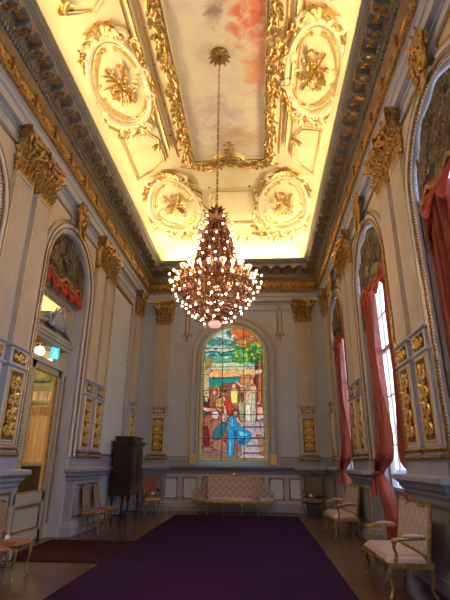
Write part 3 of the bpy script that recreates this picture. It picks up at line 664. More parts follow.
# ================================================================= stained glass
GC = {'sky_aqua': (.38, .62, .50), 'cloud_white': (.70, .72, .62), 'cloud_teal': (.02, .28, .27), 'sky_green': (.14, .50, .38), 'sky_cream': (.60, .68, .42), 'sunset': (.95, .55, .22), 'sea': (.02, .35, .32),
      'brick': (.35, .13, .06), 'ochre': (.62, .32, .14), 'foliage_orange': (.72, .20, .05), 'column_brown': (.55, .20, .09), 'column_line': (.22, .09, .06), 'foliage_green': (.06, .42, .06), 'foliage_dark': (.05, .18, .06), 'foliage_lime': (.55, .65, .10),
      'statue': (.42, .30, .13), 'column_beige': (.62, .48, .34), 'robe_brown': (.42, .16, .09), 'skin': (.80, .46, .32), 'ochre_cloth': (.60, .36, .12), 'robe_dark': (.08, .06, .06), 'skin_dark': (.42, .21, .14), 'robe_teal': (.04, .20, .22),
      'white_cloth': (.72, .60, .55), 'robe_red': (.55, .03, .03), 'yellow_robe': (.78, .66, .16), 'grey_robe': (.52, .50, .40), 'grey_fold': (.74, .66, .56), 'hair': (.12, .05, .03), 'green_cloth': (.32, .36, .22), 'purple_cloth': (.26, .20, .36),
      'stone': (.52, .42, .44), 'stone_line': (.28, .20, .22), 'robe_maroon': (.20, .03, .03), 'floor_brown': (.26, .17, .13), 'blue_dress': (.03, .36, .62), 'blue_light': (.22, .66, .85), 'blue_deep': (.02, .16, .36)}
def sg_mat(nm, c, em=.85):
    c = tuple(x ** 1.25 for x in c)
    m, nt, b = newmat('glass_' + nm)
    col = ramp(nt, noise(nt, 9, 6, .7, 1.2), [(.30, tuple(x * .45 for x in c)), (.5, c), (.70, tuple(min(1, x * 1.35 + .03) for x in c))])
    vo = nt.nodes.new('ShaderNodeTexVoronoi'); vo.feature = 'DISTANCE_TO_EDGE'; vo.inputs['Scale'].default_value = 7.5
    mp = nt.nodes.new('ShaderNodeMapping'); mp.inputs['Scale'].default_value = (1, 1, .7); mp.inputs['Rotation'].default_value = (0, .5, 0)
    tc = nt.nodes.new('ShaderNodeTexCoord'); nt.links.new(tc.outputs['Object'], mp.inputs[0]); nt.links.new(mp.outputs[0], vo.inputs['Vector'])
    lead = ramp(nt, vo.outputs['Distance'], [(.0, (.18, .16, .14)), (.045, (1, 1, 1))])
    mx = nt.nodes.new('ShaderNodeMix'); mx.data_type = 'RGBA'; mx.blend_type = 'MULTIPLY'; mx.inputs['Factor'].default_value = 1
    nt.links.new(col, mx.inputs['A']); nt.links.new(lead, mx.inputs['B']); col = mx.outputs['Result']
    b.inputs['Base Color'].default_value = (*[x * .2 for x in c], 1); nt.links.new(col, b.inputs['Emission Color']); b.inputs['Emission Strength'].default_value = em
    b.inputs['Roughness'].default_value = .12; b.inputs['Specular IOR Level'].default_value = .6
    bumped(nt, b, noise(nt, 5, 2), .25, .03)
    return m
gl = list(GC); GMATS = [sg_mat(k, GC[k]) for k in gl]
GROUPS = {'sky': ('sky_aqua', 'cloud_white', 'cloud_teal', 'sky_green', 'sky_cream', 'sunset', 'sea')}
def fit(u, z):
    u = max(-1.13, min(1.13, u)); z = max(1.6, z)
    if z > ZG:
        r = hypot(u, z - ZG)
        if r > 1.12: u *= 1.12 / r; z = ZG + (z - ZG) * 1.12 / r
    return u, z
sgl = empty('stained_glass_panel', (C0, YB + .14, 1.5), 0, 'tall arched stained glass picture of robed figures under a teal and sunset sky', 'stained glass')
b = MB(); b.m = gl.index('sky_aqua')
A = arcpts(0, ZG - 1.5, 1.16, 30); b.add([(-1.16, 0, .08)] + [(s, 0, z) for s, _, z in A] + [(1.16, 0, .08)], [tuple(range(len(A) + 2))])
b.m = gl.index('brick'); b.quad((-1.15, -.0006, .08), (1.15, -.0006, .08), (1.15, -.0006, 2.75), (-1.15, -.0006, 2.75))
k = 0; extra = {}; leads = MB()
for (nm, pts) in GLASS[1:]:
    k += 1; t = b
    q = [fit(u, z) for u, z in pts]
    key = None
    if nm in ('blue_dress', 'blue_light', 'blue_deep'): key = 'blue_dress'
    elif nm in ('foliage_green', 'foliage_dark', 'foliage_lime', 'foliage_orange'): key = 'foliage'
    elif nm == 'statue': key = 'statue'
    elif nm in ('grey_robe', 'grey_fold'): key = 'grey_robe'
    elif nm == 'robe_red': key = 'red_robe'
    elif nm == 'yellow_robe': key = 'yellow_robe'
    if key: t = extra.setdefault(key, MB())
    t.m = gl.index(nm)
    # round the corners so that the pieces read as drawn shapes
    rr = []
    n = len(q); th = .0012 * k
    for i in range(n):
        p0, p1, p2 = q[i - 1], q[i], q[(i + 1) % n]
        for (w0, w1, w2) in ((.25, .75, 0), (.04, .92, .04), (0, .75, .25)): rr.append((p0[0] * w0 + p1[0] * w1 + p2[0] * w2, -th, p0[1] * w0 + p1[1] * w1 + p2[1] * w2 - 1.5))
    if nm in ('sky_aqua', 'stone', 'sunset', 'sea', 'column_line', 'stone_line'): rr = [(u, -th, z - 1.5) for u, z in q]
    t.add(rr, [tuple(range(len(rr)))])
    leads.tube([(u, v_ - .002, z) for u, v_, z in rr], .0075, 4, closed=True)
random.seed(21)
def shards(reg, n, cols, size):
    global k
    for i in range(n):
        u = random.uniform(reg[0], reg[1]); z = random.uniform(reg[2], reg[3]); r = random.uniform(.5, 1) * size; a0 = random.uniform(0, 6.3); m_ = random.choice((4, 5, 6)); e = random.uniform(.45, 1)
        q = [fit(u + r * cos(a0 + 2 * pi * j / m_) * random.uniform(.7, 1.1), z + r * e * sin(a0 + 2 * pi * j / m_) * random.uniform(.7, 1.1)) for j in range(m_)]
        b.m = gl.index(random.choice(cols)); th = .0012 * SH0 + .00005 * i; b.add([(u_, -th, z_ - 1.5) for u_, z_ in q], [tuple(range(m_))])
SH0 = 25
shards((-.05, 1.05, 5.0, 5.75), 90, ('foliage_green', 'foliage_dark', 'foliage_dark', 'foliage_lime', 'sky_green'), .085)
shards((.05, 1.0, 5.65, 6.35), 60, ('foliage_orange', 'brick', 'column_brown', 'ochre'), .10)
shards((-1.1, .05, 5.15, 6.1), 40, ('cloud_white', 'cloud_teal', 'sky_green', 'sea', 'sky_aqua'), .10)
shards((-.9, 1.0, 4.55, 4.85), 26, ('sunset', 'sky_cream', 'cloud_white', 'sunset'), .10)
SH0 = 22
shards((-1.1, -.15, 2.5, 4.1), 110, ('skin', 'robe_brown', 'ochre_cloth', 'robe_dark', 'skin_dark', 'robe_maroon', 'white_cloth', 'robe_teal', 'brick'), .075)
shards((.85, 1.1, 2.3, 3.6), 24, ('white_cloth', 'robe_teal', 'purple_cloth', 'skin', 'robe_dark'), .07)
shards((-1.1, -.1, 1.65, 2.6), 60, ('robe_brown', 'robe_maroon', 'floor_brown', 'robe_dark', 'skin_dark', 'robe_teal'), .10)
shards((.3, 1.1, 1.65, 2.7), 40, ('stone', 'stone_line', 'grey_fold', 'purple_cloth'), .10)
pic = b.build('painted_glass', GMATS, sgl, smooth=False)
leads.build('lead_lines', 'black', pic)
for key, t in extra.items(): t.build(key, GMATS, pic, smooth=False)
b = MB()
for u in (-.39, .39): b.tube([(u, -.11, .08), (u, -.11, ZG - 1.5 + sqrt(1.16 ** 2 - u * u))], .012, 5)
for z in (.80, 1.60, 2.45, 3.3, 4.0): 
    hw = 1.15 if z + 1.5 < ZG else sqrt(1.15 ** 2 - (z + 1.5 - ZG) ** 2)
    b.tube([(-hw, -.11, z), (hw, -.11, z)], .012, 5)
b.build('glazing_bar', 'black', sgl)
b = MB()
b.sweep([(s, -.10, z) for s, _, z in [(-1.17, 0, .07)] + arcpts(0, ZG - 1.5, 1.17, 40) + [(1.17, 0, .07)]], [(0, -.0), (.0, .03), (.10, .03), (.10, 0)], (0, -1, 0), closed=True) if 0 else None
for p, q in zip(arcpts(0, ZG - 1.5, 1.18, 60), arcpts(0, ZG - 1.5, 1.18, 60)[1:]):
    b.m = 0; k_ = 1.06 / 1.18
    f_ = lambda s, z: (s * k_, z if z < ZG - 1.5 else (ZG - 1.5) + (z - ZG + 1.5) * k_)
    a1, a2 = f_(p[0], p[2]), f_(q[0], q[2]); b.quad((p[0], -.105, p[2]), (q[0], -.105, q[2]), (a2[0], -.105, a2[1]), (a1[0], -.105, a1[1]))
for sx in (-1, 1): b.quad((sx * 1.18, -.105, .07), (sx * 1.18, -.105, ZG - 1.5), (sx * 1.06, -.105, ZG - 1.5), (sx * 1.06, -.105, .07))
b.quad((-1.18, -.105, .07), (1.18, -.105, .07), (1.18, -.105, .17), (-1.18, -.105, .17))
b.m = 1
pts = [(s, z) for s, _, z in [(-1.12, 0, .12)] + arcpts(0, ZG - 1.5, 1.12, 50) + [(1.12, 0, .12), (-1.12, 0, .12)]]
for p, q in zip(pts, pts[1:]):
    L = hypot(q[0] - p[0], q[1] - p[1]); n = max(1, int(L / .075))
    for j in range(n): b.ball((p[0] + (q[0] - p[0]) * j / n, -.11, p[1] + (q[1] - p[1]) * j / n), .022, (1, .5, 1), 5, 3)
b.build('jewelled_border', [sg_mat('gold_border', (.62, .42, .12), .25), sg_mat('cream_jewel', (.85, .75, .48), .3)], sgl)
b = MB(W['back']); b.box(C0 - 1.3, C0 + 1.3, -.36, -.30, 1.3, 6.6); b.build('backing_wall', 'wall', wn, smooth=False)

# ================================================================= pilasters
def heightpanel(b, w, h, d, cx=0, cz0=0, seedv=1):
    """gilt candelabrum relief on a recessed field (builder frame: along, out, up)"""
    z = cz0 - h / 2 + .06; top = cz0 + h / 2 - .05; k = 0
    b.tube([(cx, d, z), (cx, d + .012, top - .1)], .014, 5)
    while z < top - .12:
        r = min(w * .23, .085)
        for sx in (-1, 1):
            if k % 2 == 0: b.spiral((cx + sx * w * .24, d + .012, z + .06), r, 1.4, (-sx, 0, 0), (0, 0, 1), .021, pi * .1, 5)
            else:
                b.leaf((cx + sx * .015, d, z), (sx * .8, .25, .6), (0, 1, 0), w * .42, .04, .9, 2, 5)
                b.leaf((cx + sx * .03, d, z + .09), (sx * .9, .2, -.3), (0, 1, 0), w * .34, .03, .8, 1, 4)
                b.ball((cx + sx * w * .33, d + .012, z + .02), .02, nu=5, nv=3)
        b.leaf((cx, d + .01, z - .02), (0, .2, 1), (0, 1, 0), .15, .04, .8, 1, 4)
        if k % 2: b.ball((cx, d + .02, z + .05), .03, (1, .7, 1.3), 6, 4)
        z += .125; k += 1
    b.rosette((cx, d + .02, top - .08), .085, (0, 1, 0), 6)
    for sx in (-1, 1): b.spiral((cx + sx * w * .28, d + .012, top - .06), .05, 1.2, (sx, 0, 0), (0, 0, 1), .014, -pi / 2, 5)
def capital(hw):
    """Corinthian capital, builder frame, z from 0 to .94"""
    b = MB(SD)
    b.sweep([(hw, -.1, 0), (hw, .0, 0), (-hw, .0, 0), (-hw, -.1, 0)], [(0, 0), (0, .70), (-.07, .84), (0.0, .84)], (0, 0, 1), caps=False)
    b.box(-hw, hw, -.1, .02, 0, .06)
    for z0, L, ns, off in ((.05, .27, 5, 0), (.22, .30, 4, .5), (.40, .30, 5, 0)):
        for i in range(ns):
            x = -hw * .86 + i * (hw * 1.72 / (ns - 1))
            b.leaf((x, .01, z0), (0, .18, 1), (0, 1, 0), L, hw * .27, 1.5, 2, 8); b.ball((x + .05, .05, z0 + L * .55), .024, nu=5, nv=3)
        for sx in (-1, 1): b.leaf((sx * hw, -.05, z0), (sx * .14, 0, 1), (sx, 0, 0), L, .09, 1.3, 3, 7)
    for sx in (-1, 1):
        b.leaf((sx * hw * .9, .0, .34), (sx * .35, .25, 1), (sx * .6, .8, 0), .46, hw * .30, 1.2, 3, 8)
        b.spiral((sx * .085, .11, .72), .075, 1.5, (-sx, 0, 0), (0, 0, 1), .022, pi, 5)
    b.ball((0, .06, .70), .07, (1, 1, 1.3), 7, 5)
    return b
SDP = lambda p: (p[0], -p[1], p[2] - 1.6)
def make_pilaster(narrow=False):
    r = empty('pilaster'); hw = .28
    b = MB(SDP)
    n = 8; fw = (2 * hw - .06) / n; pts = [(-hw, -.1), (-hw, 0)]
    for i in range(n):
        x = -hw + .03 + i * fw
        pts += [(x, 0), (x + fw * .14, -.0), (x + fw * .28, -.018), (x + fw * .5, -.026), (x + fw * .72, -.018), (x + fw * .86, 0)]
    pts += [(hw, 0), (hw, -.1)]
    b.add([(x, d, z) for z in (3.44, 6.42) for x, d in pts], [(i, i + 1, len(pts) + i + 1, len(pts) + i) for i in range(len(pts) - 1)])
    b.box(-hw - .01, hw + .01, -.1, .012, 6.37, 6.42)
    sh = b.build('shaft', 'shaft', r)
    cp = capital(hw).build('capital', 'gilt_cap', r, loc=(0, 0, 4.82))
    for sx in (-1, 1):
        v = MB(SD); c = (sx * (hw - .005), .11, .69)
        A = Vector((sx * .75, .66, 0)); v.spiral(c, .105, 1.8, A, (0, 0, 1), .036, pi / 2, 6)
        v.tube([(sx * .14, .05, .52), (sx * .20, .08, .66), (sx * (hw - .05), .10, .80), Vector(c) + Vector((0, 0, .105))], [.02, .026, .034, .036], 6)
        v.build('volute', 'gilt', cp)
    ab = MB(SD)
    e = hw + .085; top = []
    for i in range(13):
        t = i / 12; top.append((-e + 2 * e * t, .17 - .09 * sin(pi * t)))
    ol = [(-e, -.1)] + top + [(e, -.1)]; N_ = len(ol)
    for z0, z1, g in ((.84, .88, .97), (.88, .94, 1.0)):
        ab.add([(x * g, d, z) for z in (z0, z1) for x, d in ol], [tuple(range(N_)), tuple(range(N_, 2 * N_))] + [(i, (i + 1) % N_, N_ + (i + 1) % N_, N_ + i) for i in range(N_)])
    ab.rosette((0, .12, .88), .075, (0, 1, 0), 6)
    ab.build('abacus', 'gilt_cap', cp)
    # lower stage: die, carved gilt panel, gilt frieze block, mouldings
    h = hw + .02
    d = MB(SDP); d.box(-h, h, -.1, .02, 1.78, 3.05)
    d.box(-h, h, -.1, .02, 3.09, 3.38)
    for z in (3.05, 3.38): d.sweep([(h, -.1, z), (h, .02, z), (-h, .02, z), (-h, -.1, z)], [(0, 0), (-.02, .005), (-.04, .02), (-.04, .04), (-.0, .055)], (0, 0, 1))
    d.build('die', 'wall', r, smooth=False)
    fr = MB(SDP); fr.sweep([(-.205, .02, 1.84), (.205, .02, 1.84), (.205, .02, 3.00), (-.205, .02, 3.00)], [(-.012, 0), (-.012, .02), (.01, .02), (.018, 0)], (0, 1, 0), closed=True)
    fr.build('panel_frame', 'gilt_pale', r)
    cpn = MB(SDP); cpn.add([(-.19, .023, 1.86), (.19, .023, 1.86), (.19, .023, 2.98), (-.19, .023, 2.98)], [(0, 1, 2, 3)]); cpn.m = 1; heightpanel(cpn, .36, 1.10, .03, 0, 2.42)
    cpn.build('carved_panel', ['recess', 'gilt_pale'], r)
    fb = MB(SDP); fb.add([(-.22, .023, 3.13), (.22, .023, 3.13), (.22, .023, 3.35), (-.22, .023, 3.35)], [(0, 1, 2, 3)]); fb.m = 1
    for sx in (-1, 1):
        fb.spiral((sx * .12, .03, 3.24), .075, 1.5, (sx, 0, 0), (0, 0, 1), .018, pi, 5)
        fb.leaf((sx * .03, .03, 3.16), (sx, .2, .3), (0, 1, 0), .16, .035, .8, 1, 4); fb.leaf((sx * .06, .03, 3.33), (sx, .2, -.1), (0, 1, 0), .14, .03, .8, 1, 4)
    fb.rosette((0, .035, 3.24), .07, (0, 1, 0), 6)
    fb.build('carved_block', ['recess', 'gilt_pale'], r)
    g = MB(SDP)
    for z, a_ in ((1.60, .06), (1.70, .03)): g.sweep([(h, -.1, z), (h, .02, z), (-h, .02, z), (-h, -.1, z)], [(0, 0), (-a_, .0), (-a_ - .02, .03), (-a_, .06), (0, .07)], (0, 0, 1))
    g.build('base_moulding', 'gilt_dim', r)
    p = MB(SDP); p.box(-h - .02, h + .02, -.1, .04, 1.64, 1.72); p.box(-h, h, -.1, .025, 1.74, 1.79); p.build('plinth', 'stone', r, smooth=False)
    return r
PIL = [('left', 6.65, 'left wall pilaster nearest the camera, its capital at the upper left edge'),
       ('left', 7.44, 'left wall pilaster just before the glazed door, farther one of the near pair'),
       ('left', 10.95, 'left wall pilaster just beyond the glazed door arch, nearer one of its pair'),
       ('left', 11.73, 'left wall pilaster bordering the flat pale panel, farther one of its pair'),
       ('left', 15.05, 'left wall single pilaster in the far corner beyond the dark cabinet'),
       ('right', 6.62, 'right wall pilaster nearest the camera, beside the closest arched window'),
       ('right', 7.42, 'right wall pilaster of the near pair, beside the middle window curtains'),
       ('right', 10.95, 'right wall pilaster just beyond the middle window, nearer one of its pair'),
       ('right', 11.73, 'right wall pilaster before the farthest window, farther one of its pair'),
       ('right', 15.2, 'right wall single pilaster in the far right corner'),
       ('back', -3.50, 'end wall pilaster left of the stained glass window'),
       ('back', 1.74, 'end wall pilaster right of the stained glass window')]
proto = make_pilaster()
for i, (wn_, s, lb) in enumerate(PIL):
    o = proto if i == 0 else copy_tree(proto)
    on_wall(o, wn_, s, 1.6, 0); tag(o, lb, 'pilaster', 'fluted pilasters with gilt capitals')
def make_pedestal(hw, dp=.06):
    r = empty('pilaster_pedestal')
    b = MB(SD); path = [(hw, -.12, 0), (hw, dp, 0), (-hw, dp, 0), (-hw, -.12, 0)]
    b.sweep(path, [(0, 0), (-.08, 0), (-.08, .17), (-.06, .19), (-.05, .25), (0, .28), (0, 1.10)], (0, 0, 1), caps=False)
    b.sweep(path, [(.04, 1.38), (.02, 1.40), (.02, 1.60), (.3, 1.60)], (0, 0, 1), caps=False)
    b.quad((-hw + .02, -.12, 1.6), (-hw + .02, dp - .02, 1.6), (hw - .02, dp - .02, 1.6), (hw - .02, -.12, 1.6))
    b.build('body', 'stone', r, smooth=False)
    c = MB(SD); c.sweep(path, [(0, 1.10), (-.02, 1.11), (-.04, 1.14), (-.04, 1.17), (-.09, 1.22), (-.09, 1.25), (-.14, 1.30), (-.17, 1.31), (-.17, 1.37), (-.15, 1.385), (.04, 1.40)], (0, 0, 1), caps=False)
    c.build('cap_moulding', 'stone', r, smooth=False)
    pf = MB(SD); w_ = hw - .14
    pf.sweep([(-w_, dp, .36), (w_, dp, .36), (w_, dp, 1.02), (-w_, dp, 1.02)], [(-.02, 0), (-.02, .02), (.0, .025), (.02, .0)], (0, 1, 0), closed=True); pf.build('panel_frame', 'gilt_dim', r)
    return r
PED = [('left', 7.05, .90, 'grey pedestal at the left edge behind the nearest side chair'), ('left', 11.33, .90, 'grey pedestal on the left wall beyond the door, behind two side chairs'),
       ('left', 15.05, .40, 'narrow grey pedestal in the far left corner beyond the cabinet'),
       ('right', 7.02, .90, 'grey pedestal behind the nearest gilt settee'), ('right', 11.33, .90, 'grey pedestal behind the farther gilt settee'), ('right', 15.2, .40, 'narrow grey pedestal in the far right corner'),
       ('back', -3.50, .42, 'end wall pedestal behind the armchair left of the sofa'), ('back', 1.74, .42, 'end wall pedestal behind the dark armchair right of the sofa')]
P9 = make_pedestal(.87); P4 = make_pedestal(.36); used = set()
for (wn_, s, hw, lb) in PED:
    pr = P9 if hw > .8 else P4
    o = pr if pr.name not in used else copy_tree(pr); used.add(pr.name)
    on_wall(o, wn_, s); tag(o, lb, 'pedestal', 'panelled pedestals under the pilasters')
# ================================================================= ceiling decoration
# painted canvas with garland frame
PX0, PX1, PY0, PY1 = -1.72, .30, 2.0, 10.75
pt = empty('ceiling_painting', ((PX0 + PX1) / 2, (PY0 + PY1) / 2, ZT), 0, 'long pastel sky painting with a red cloud in the middle of the ceiling', 'painting')
off = (-(PX0 + PX1) / 2, -(PY0 + PY1) / 2, -ZT)
def LOCAL(p, o=off, g=None): q = g(p) if g else p; return (q[0] + o[0], q[1] + o[1], q[2] + o[2])
b = MB(); b.quad((PX0, PY0, ZT - .02), (PX1, PY0, ZT - .02), (PX1, PY1, ZT - .02), (PX0, PY1, ZT - .02)); cv = b.build('canvas', 'painting', None, smooth=False)
cv.parent = pt; cv.matrix_parent_inverse = Matrix.Translation(pt.location).inverted()
def world_child(b, nm, m_, par, root):
    o = b.build(nm, m_, None); o.parent = par; o.matrix_parent_inverse = Matrix.Translation(root.location).inverted() if par is root else par.matrix_basis.inverted() @ Matrix.Identity(4)
    return o
def frame_rect(b, x0, x1, y0, y1, prof, z=ZT): b.sweep([(x0, y0, z), (x1, y0, z), (x1, y1, z), (x0, y1, z)], prof, (0, 0, -1), closed=True)
b = MB(); frame_rect(b, PX0, PX1, PY0, PY1, [(0, .02), (0, .05), (.06, .06), (.08, .10), (.26, .10), (.28, .05), (.33, .05), (.34, 0)]); mf = b.build('frame', 'ceil2', None); mf.parent = pt; mf.matrix_parent_inverse = Matrix.Translation(pt.location).inverted()
b = MB(); random.seed(3)
def garland(b, P, Q, zc, w=.12):
    P = Vector(P); Q = Vector(Q); L = (Q - P).length; t = (Q - P).normalized(); sd = Vector((-t.y, t.x, 0)); n = int(L / .085)
    for i in range(n):
        c = P + t * (i * L / n) + Vector((0, 0, zc))
        for k in range(4):
            a = random.uniform(-1.5, 1.5); u = t * .8 + sd * a
            b.leaf(c + sd * random.uniform(-1, 1) * w, (u.x, u.y, -.35), (0, 0, -1), .13, .055, random.uniform(.5, 1.2), 1, 4)
        if i % 2 == 0: b.ball(c + sd * random.uniform(-.6, .6) * w + Vector((0, 0, -.03)), .035, (1, 1, .8), 5, 3)
gx0, gx1, gy1 = PX0 - .17, PX1 + .17, PY1 + .17
garland(b, (gx0, 3.6, ZT), (gx0, gy1, ZT), -.10); garland(b, (gx1, 3.6, ZT), (gx1, gy1, ZT), -.10); garland(b, (gx0, gy1, ZT), (gx1, gy1, ZT), -.10)
gb = b.build('garland', 'gilt', None); gb.parent = pt; gb.matrix_parent_inverse = Matrix.Translation(pt.location).inverted()
b = MB()
for (x, y0, y1) in ((PX0 - .03, 3.6, PY1), (PX1 + .03, 3.6, PY1)):
    y = y0; b.box(x - .012, x + .012, y0, y1, ZT - .065, ZT - .05)
    while y < y1: b.ball((x, y, ZT - .065), .02, (1, 1.4, 1), 5, 3); y += .075
x = PX0; b.box(PX0, PX1, PY1 + .018, PY1 + .042, ZT - .065, ZT - .05)
while x < PX1: b.ball((x, PY1 + .03, ZT - .065), .02, (1.4, 1, 1), 5, 3); x += .075
bb = b.build('inner_bead', 'gilt_dim', None); bb.parent = pt; bb.matrix_parent_inverse = Matrix.Translation(pt.location).inverted()
# thin outer gilt bands and cream ribs on the plaster
CXC = -.71
b = MB(CM)
for x in (-2.38, .90):
    b.sweep([(x, y, 0) for y in (3.2, 6, 8, 9.6, 10.1)], [(-.07, 0), (-.07, .05), (-.03, .06), (.03, .06), (.07, .05), (.07, 0)], (0, 0, 1))
b.build('cream_rib', 'ceil2', ceil)
b = MB(CM)
for x in (-2.38, .90):
    y = 3.2
    while y < 10.1:
        b.leaf((x, y, .06), (0, 1, .25), (0, 0, 1), .12, .045, .6, 1, 4); y += .10
b.build('gilt_band', 'gilt', ceil)
b = MB(CM)
for x, y in ((-2.2, 5.4), (-2.2, 6.5), (-2.2, 7.4), (-2.2, 8.6), (-2.25, 9.7), (.72, 5.6), (.72, 6.8), (.72, 7.9), (-1.45, 12.2), (-.15, 12.2), (-.05, 13.9)): b.ball((x, y, .0), .035, (1, 1, .5), 8, 4)
b.build('spotlight_holes', 'black', ceil)  # black dots stand for the spotlight holes in the ceiling
b = MB(CM)
for x in (-2.20, -2.52, .74, 1.04): b.tube([(x, y, .02) for y in (3.2, 6, 8, 9.6, 10.6)], .018, 5)
b.tube([(-2.2, 11.05, .02), (-1.5, 11.3, .02)], .02, 5); b.tube([(.06, 11.3, .02), (.74, 11.05, .02)], .02, 5)
b.build('gilt_line', 'gilt', ceil)
def panel_line(b, pts, r=.028, closed=True):
    b.tube([(x, y, .015) for x, y in pts], r, 5, closed=closed)
def cs(path_fn, n): return [path_fn(i / n) for i in range(n + 1)]
def cartouche(cx, cy, rx, ry, label, ang=0, flip=1):
    """big stucco cartouche: moulded C-scroll oval, trophy in the middle, leaves and garlands outside"""
    root = empty('ceiling_cartouche', (cx, cy, cz(cx, cy)), 0, label, 'cartouche', 'gilt stucco cartouches of the ceiling')
    ca, sa = cos(ang), sin(ang)
    def T(p):                                                   # local (u,v,depth) -> ceiling surface
        x = cx + (p[0] * ca - p[1] * sa) * flip; y = cy + p[0] * sa + p[1] * ca
        x = max(XL + .55, min(XR - .55, x)); y = min(YB - .55, y)
        return (x - cx, y - cy, cz(x, y) - p[2] - cz(cx, cy))
    def E(t, k=1.0, lob=.0):
        g = 2 * pi * t; q = 1 + lob * cos(2 * g)
        return (rx * k * q * cos(g), ry * k * q * sin(g))
    fr = MB(T)
    n = 44
    for k, w in ((1.0, .085), (.87, .026), (1.13, .03)):
        fr.tube([(*E(i / n, k, .03), .03) for i in range(n)], w, 7, closed=True)
    oval = fr.build('oval_moulding', 'ceil2', root)
    fld = MB(T)
    fld.add([(0, 0, .012)] + [(*E(i / n, .9, .03), .012) for i in range(n)] + [(*E(i / n, .45, .03), .012) for i in range(n)],
            [(1 + i, 1 + (i + 1) % n, 1 + n + (i + 1) % n, 1 + n + i) for i in range(n)] + [(0, 1 + n + i, 1 + n + (i + 1) % n) for i in range(n)])
    fld.build('oval_field', 'ceil', oval)
    for (u, v, su, sv, r, a0) in ((-.35, 1.0, 1, 1, .26, 0), (.45, 1.0, -1, 1, .20, 0), (-.55, -.95, 1, -1, .24, 0), (.55, -.95, -1, -1, .24, 0), (1.0, .25, -1, 1, .17, 0), (1.0, -.25, -1, -1, .17, 0), (-1.0, .35, 1, 1, .16, 0)):
        sc = MB(T); sc.spiral((u * rx, v * ry, .06), 1.25 * r * min(rx, .8), 1.7, (su, 0, 0), (0, sv, 0), .07, 0, 6, flat=1)
        sc.build('scroll', 'ceil2', root)
    random.seed(int(cx * 10) + 50)
    N3 = (0, 0, 1)
    for t0, t1, dens in ((-.12, .34, 26), (.58, .72, 10), (.80, .88, 6), (.42, .50, 6)):
        gl_ = MB(T); gl_.tube([(*E(t0 + (t1 - t0) * i / 12, 1.12, .03), .05) for i in range(13)], .035, 5)
        for i in range(dens):
            t = t0 + (t1 - t0) * i / dens; u, v = E(t, 1.12 + random.uniform(-.04, .08), .03); g = 2 * pi * t
            tx, ty = -sin(g), cos(g); w = random.uniform(-1, 1)
            for k in range(2):
                w = random.uniform(-1.2, 1.2)
                gl_.leaf((u, v, .04), (tx + w * cos(g), ty + w * sin(g), .35), N3, random.uniform(.14, .22), .06, random.uniform(.5, 1.3), 2, 5)
            if i % 3 == 0: gl_.rosette((u, v, .10), .07, N3, 5)
        gl_.build('outer_garland', 'gilt', root)
    for t0, t1, k_ in ((.06, .20, .80), (.30, .47, .80), (.53, .70, .80), (.80, .96, .80), (.10, .42, 1.22), (.60, .90, 1.22)):
        cs_ = MB(T); P_ = [(*E(t0 + (t1 - t0) * i / 12, k_, .03), .03) for i in range(13)]; cs_.tube(P_, [.018 + .03 * sin(pi * i / 12) for i in range(13)], 6)
        for e_, p_ in ((1, P_[0]), (-1, P_[-1])): cs_.spiral((p_[0], p_[1], .04), .07, 1.3, (e_, 0, 0), (0, 1, 0), .026, 0, 5)
        for i in range(1, 12, 2):
            g = 2 * pi * (t0 + (t1 - t0) * i / 12); cs_.leaf(P_[i], (cos(g) - .6 * sin(g), sin(g) + .6 * cos(g), .3), N3, .13, .035, .9, 1, 4)
        cs_.build('c_scroll', 'gilt_pale' if k_ < 1 else 'gilt', root)
    # leafy feet and shell
    lf = MB(T)
    for sg in (-1, 1):
        for a in range(4):
            lf.leaf((sg * .05 * rx, -ry * 1.0, .05), (sg * (.25 + .3 * a), -1 + .33 * a, .15), N3, .36 * rx + .12, .10, .8, 3, 6)
        for a in range(3): lf.leaf((sg * .10, ry * 1.02, .05), (sg * (.3 + .3 * a), .9 - .3 * a, .2), N3, .30, .09, .9, 3, 6)
    lf.build('leaf_sprays', 'gilt_pale', root)
    tr = MB(T)
    for i in range(60):
        a = random.uniform(0, 2 * pi); r = random.uniform(.0, .50) * rx
        tr.leaf((r * cos(a), r * sin(a) * 1.6, .04), (cos(a), sin(a) * 1.6, .35), N3, random.uniform(.12, .26) * (rx * .9 + .2), .042, random.uniform(.3, 1.0), 2, 5)
    for i in range(11):
        a = i * 2.4; q_ = .10 + .035 * i; tr.rosette((q_ * rx * cos(a), q_ * 1.1 * ry * sin(a), .09), .065, N3, 6)
    tr.tube([(-.35 * rx, -.42 * ry, .05), (0, 0, .09), (.30 * rx, .42 * ry, .05)], .022, 5)
    tr.tube([(.30 * rx, -.40 * ry, .05), (0, 0, .09), (-.28 * rx, .30 * ry, .05)], .022, 5)
    hoop = [(-.22 * rx + .20 * rx * cos(2 * pi * i / 16), .05 * ry + .13 * ry * sin(2 * pi * i / 16), .08) for i in range(16)]
    tr.tube(hoop, .02, 5, closed=True)
    tr.build('trophy', 'gilt', root)
    return root
cartouche(-3.05, 7.85, .60, 1.32, 'side cartouche with a musical trophy above the left cornice')
cartouche(1.36, 7.7, .58, 1.28, 'side cartouche with flower sprays above the right cornice', 0, -1)
cartouche(-2.72, 13.15, .80, 1.65, 'end cartouche at the far left corner of the ceiling')
cartouche(.98, 13.25, .78, 1.65, 'end cartouche at the far right corner of the ceiling', 0, -1)
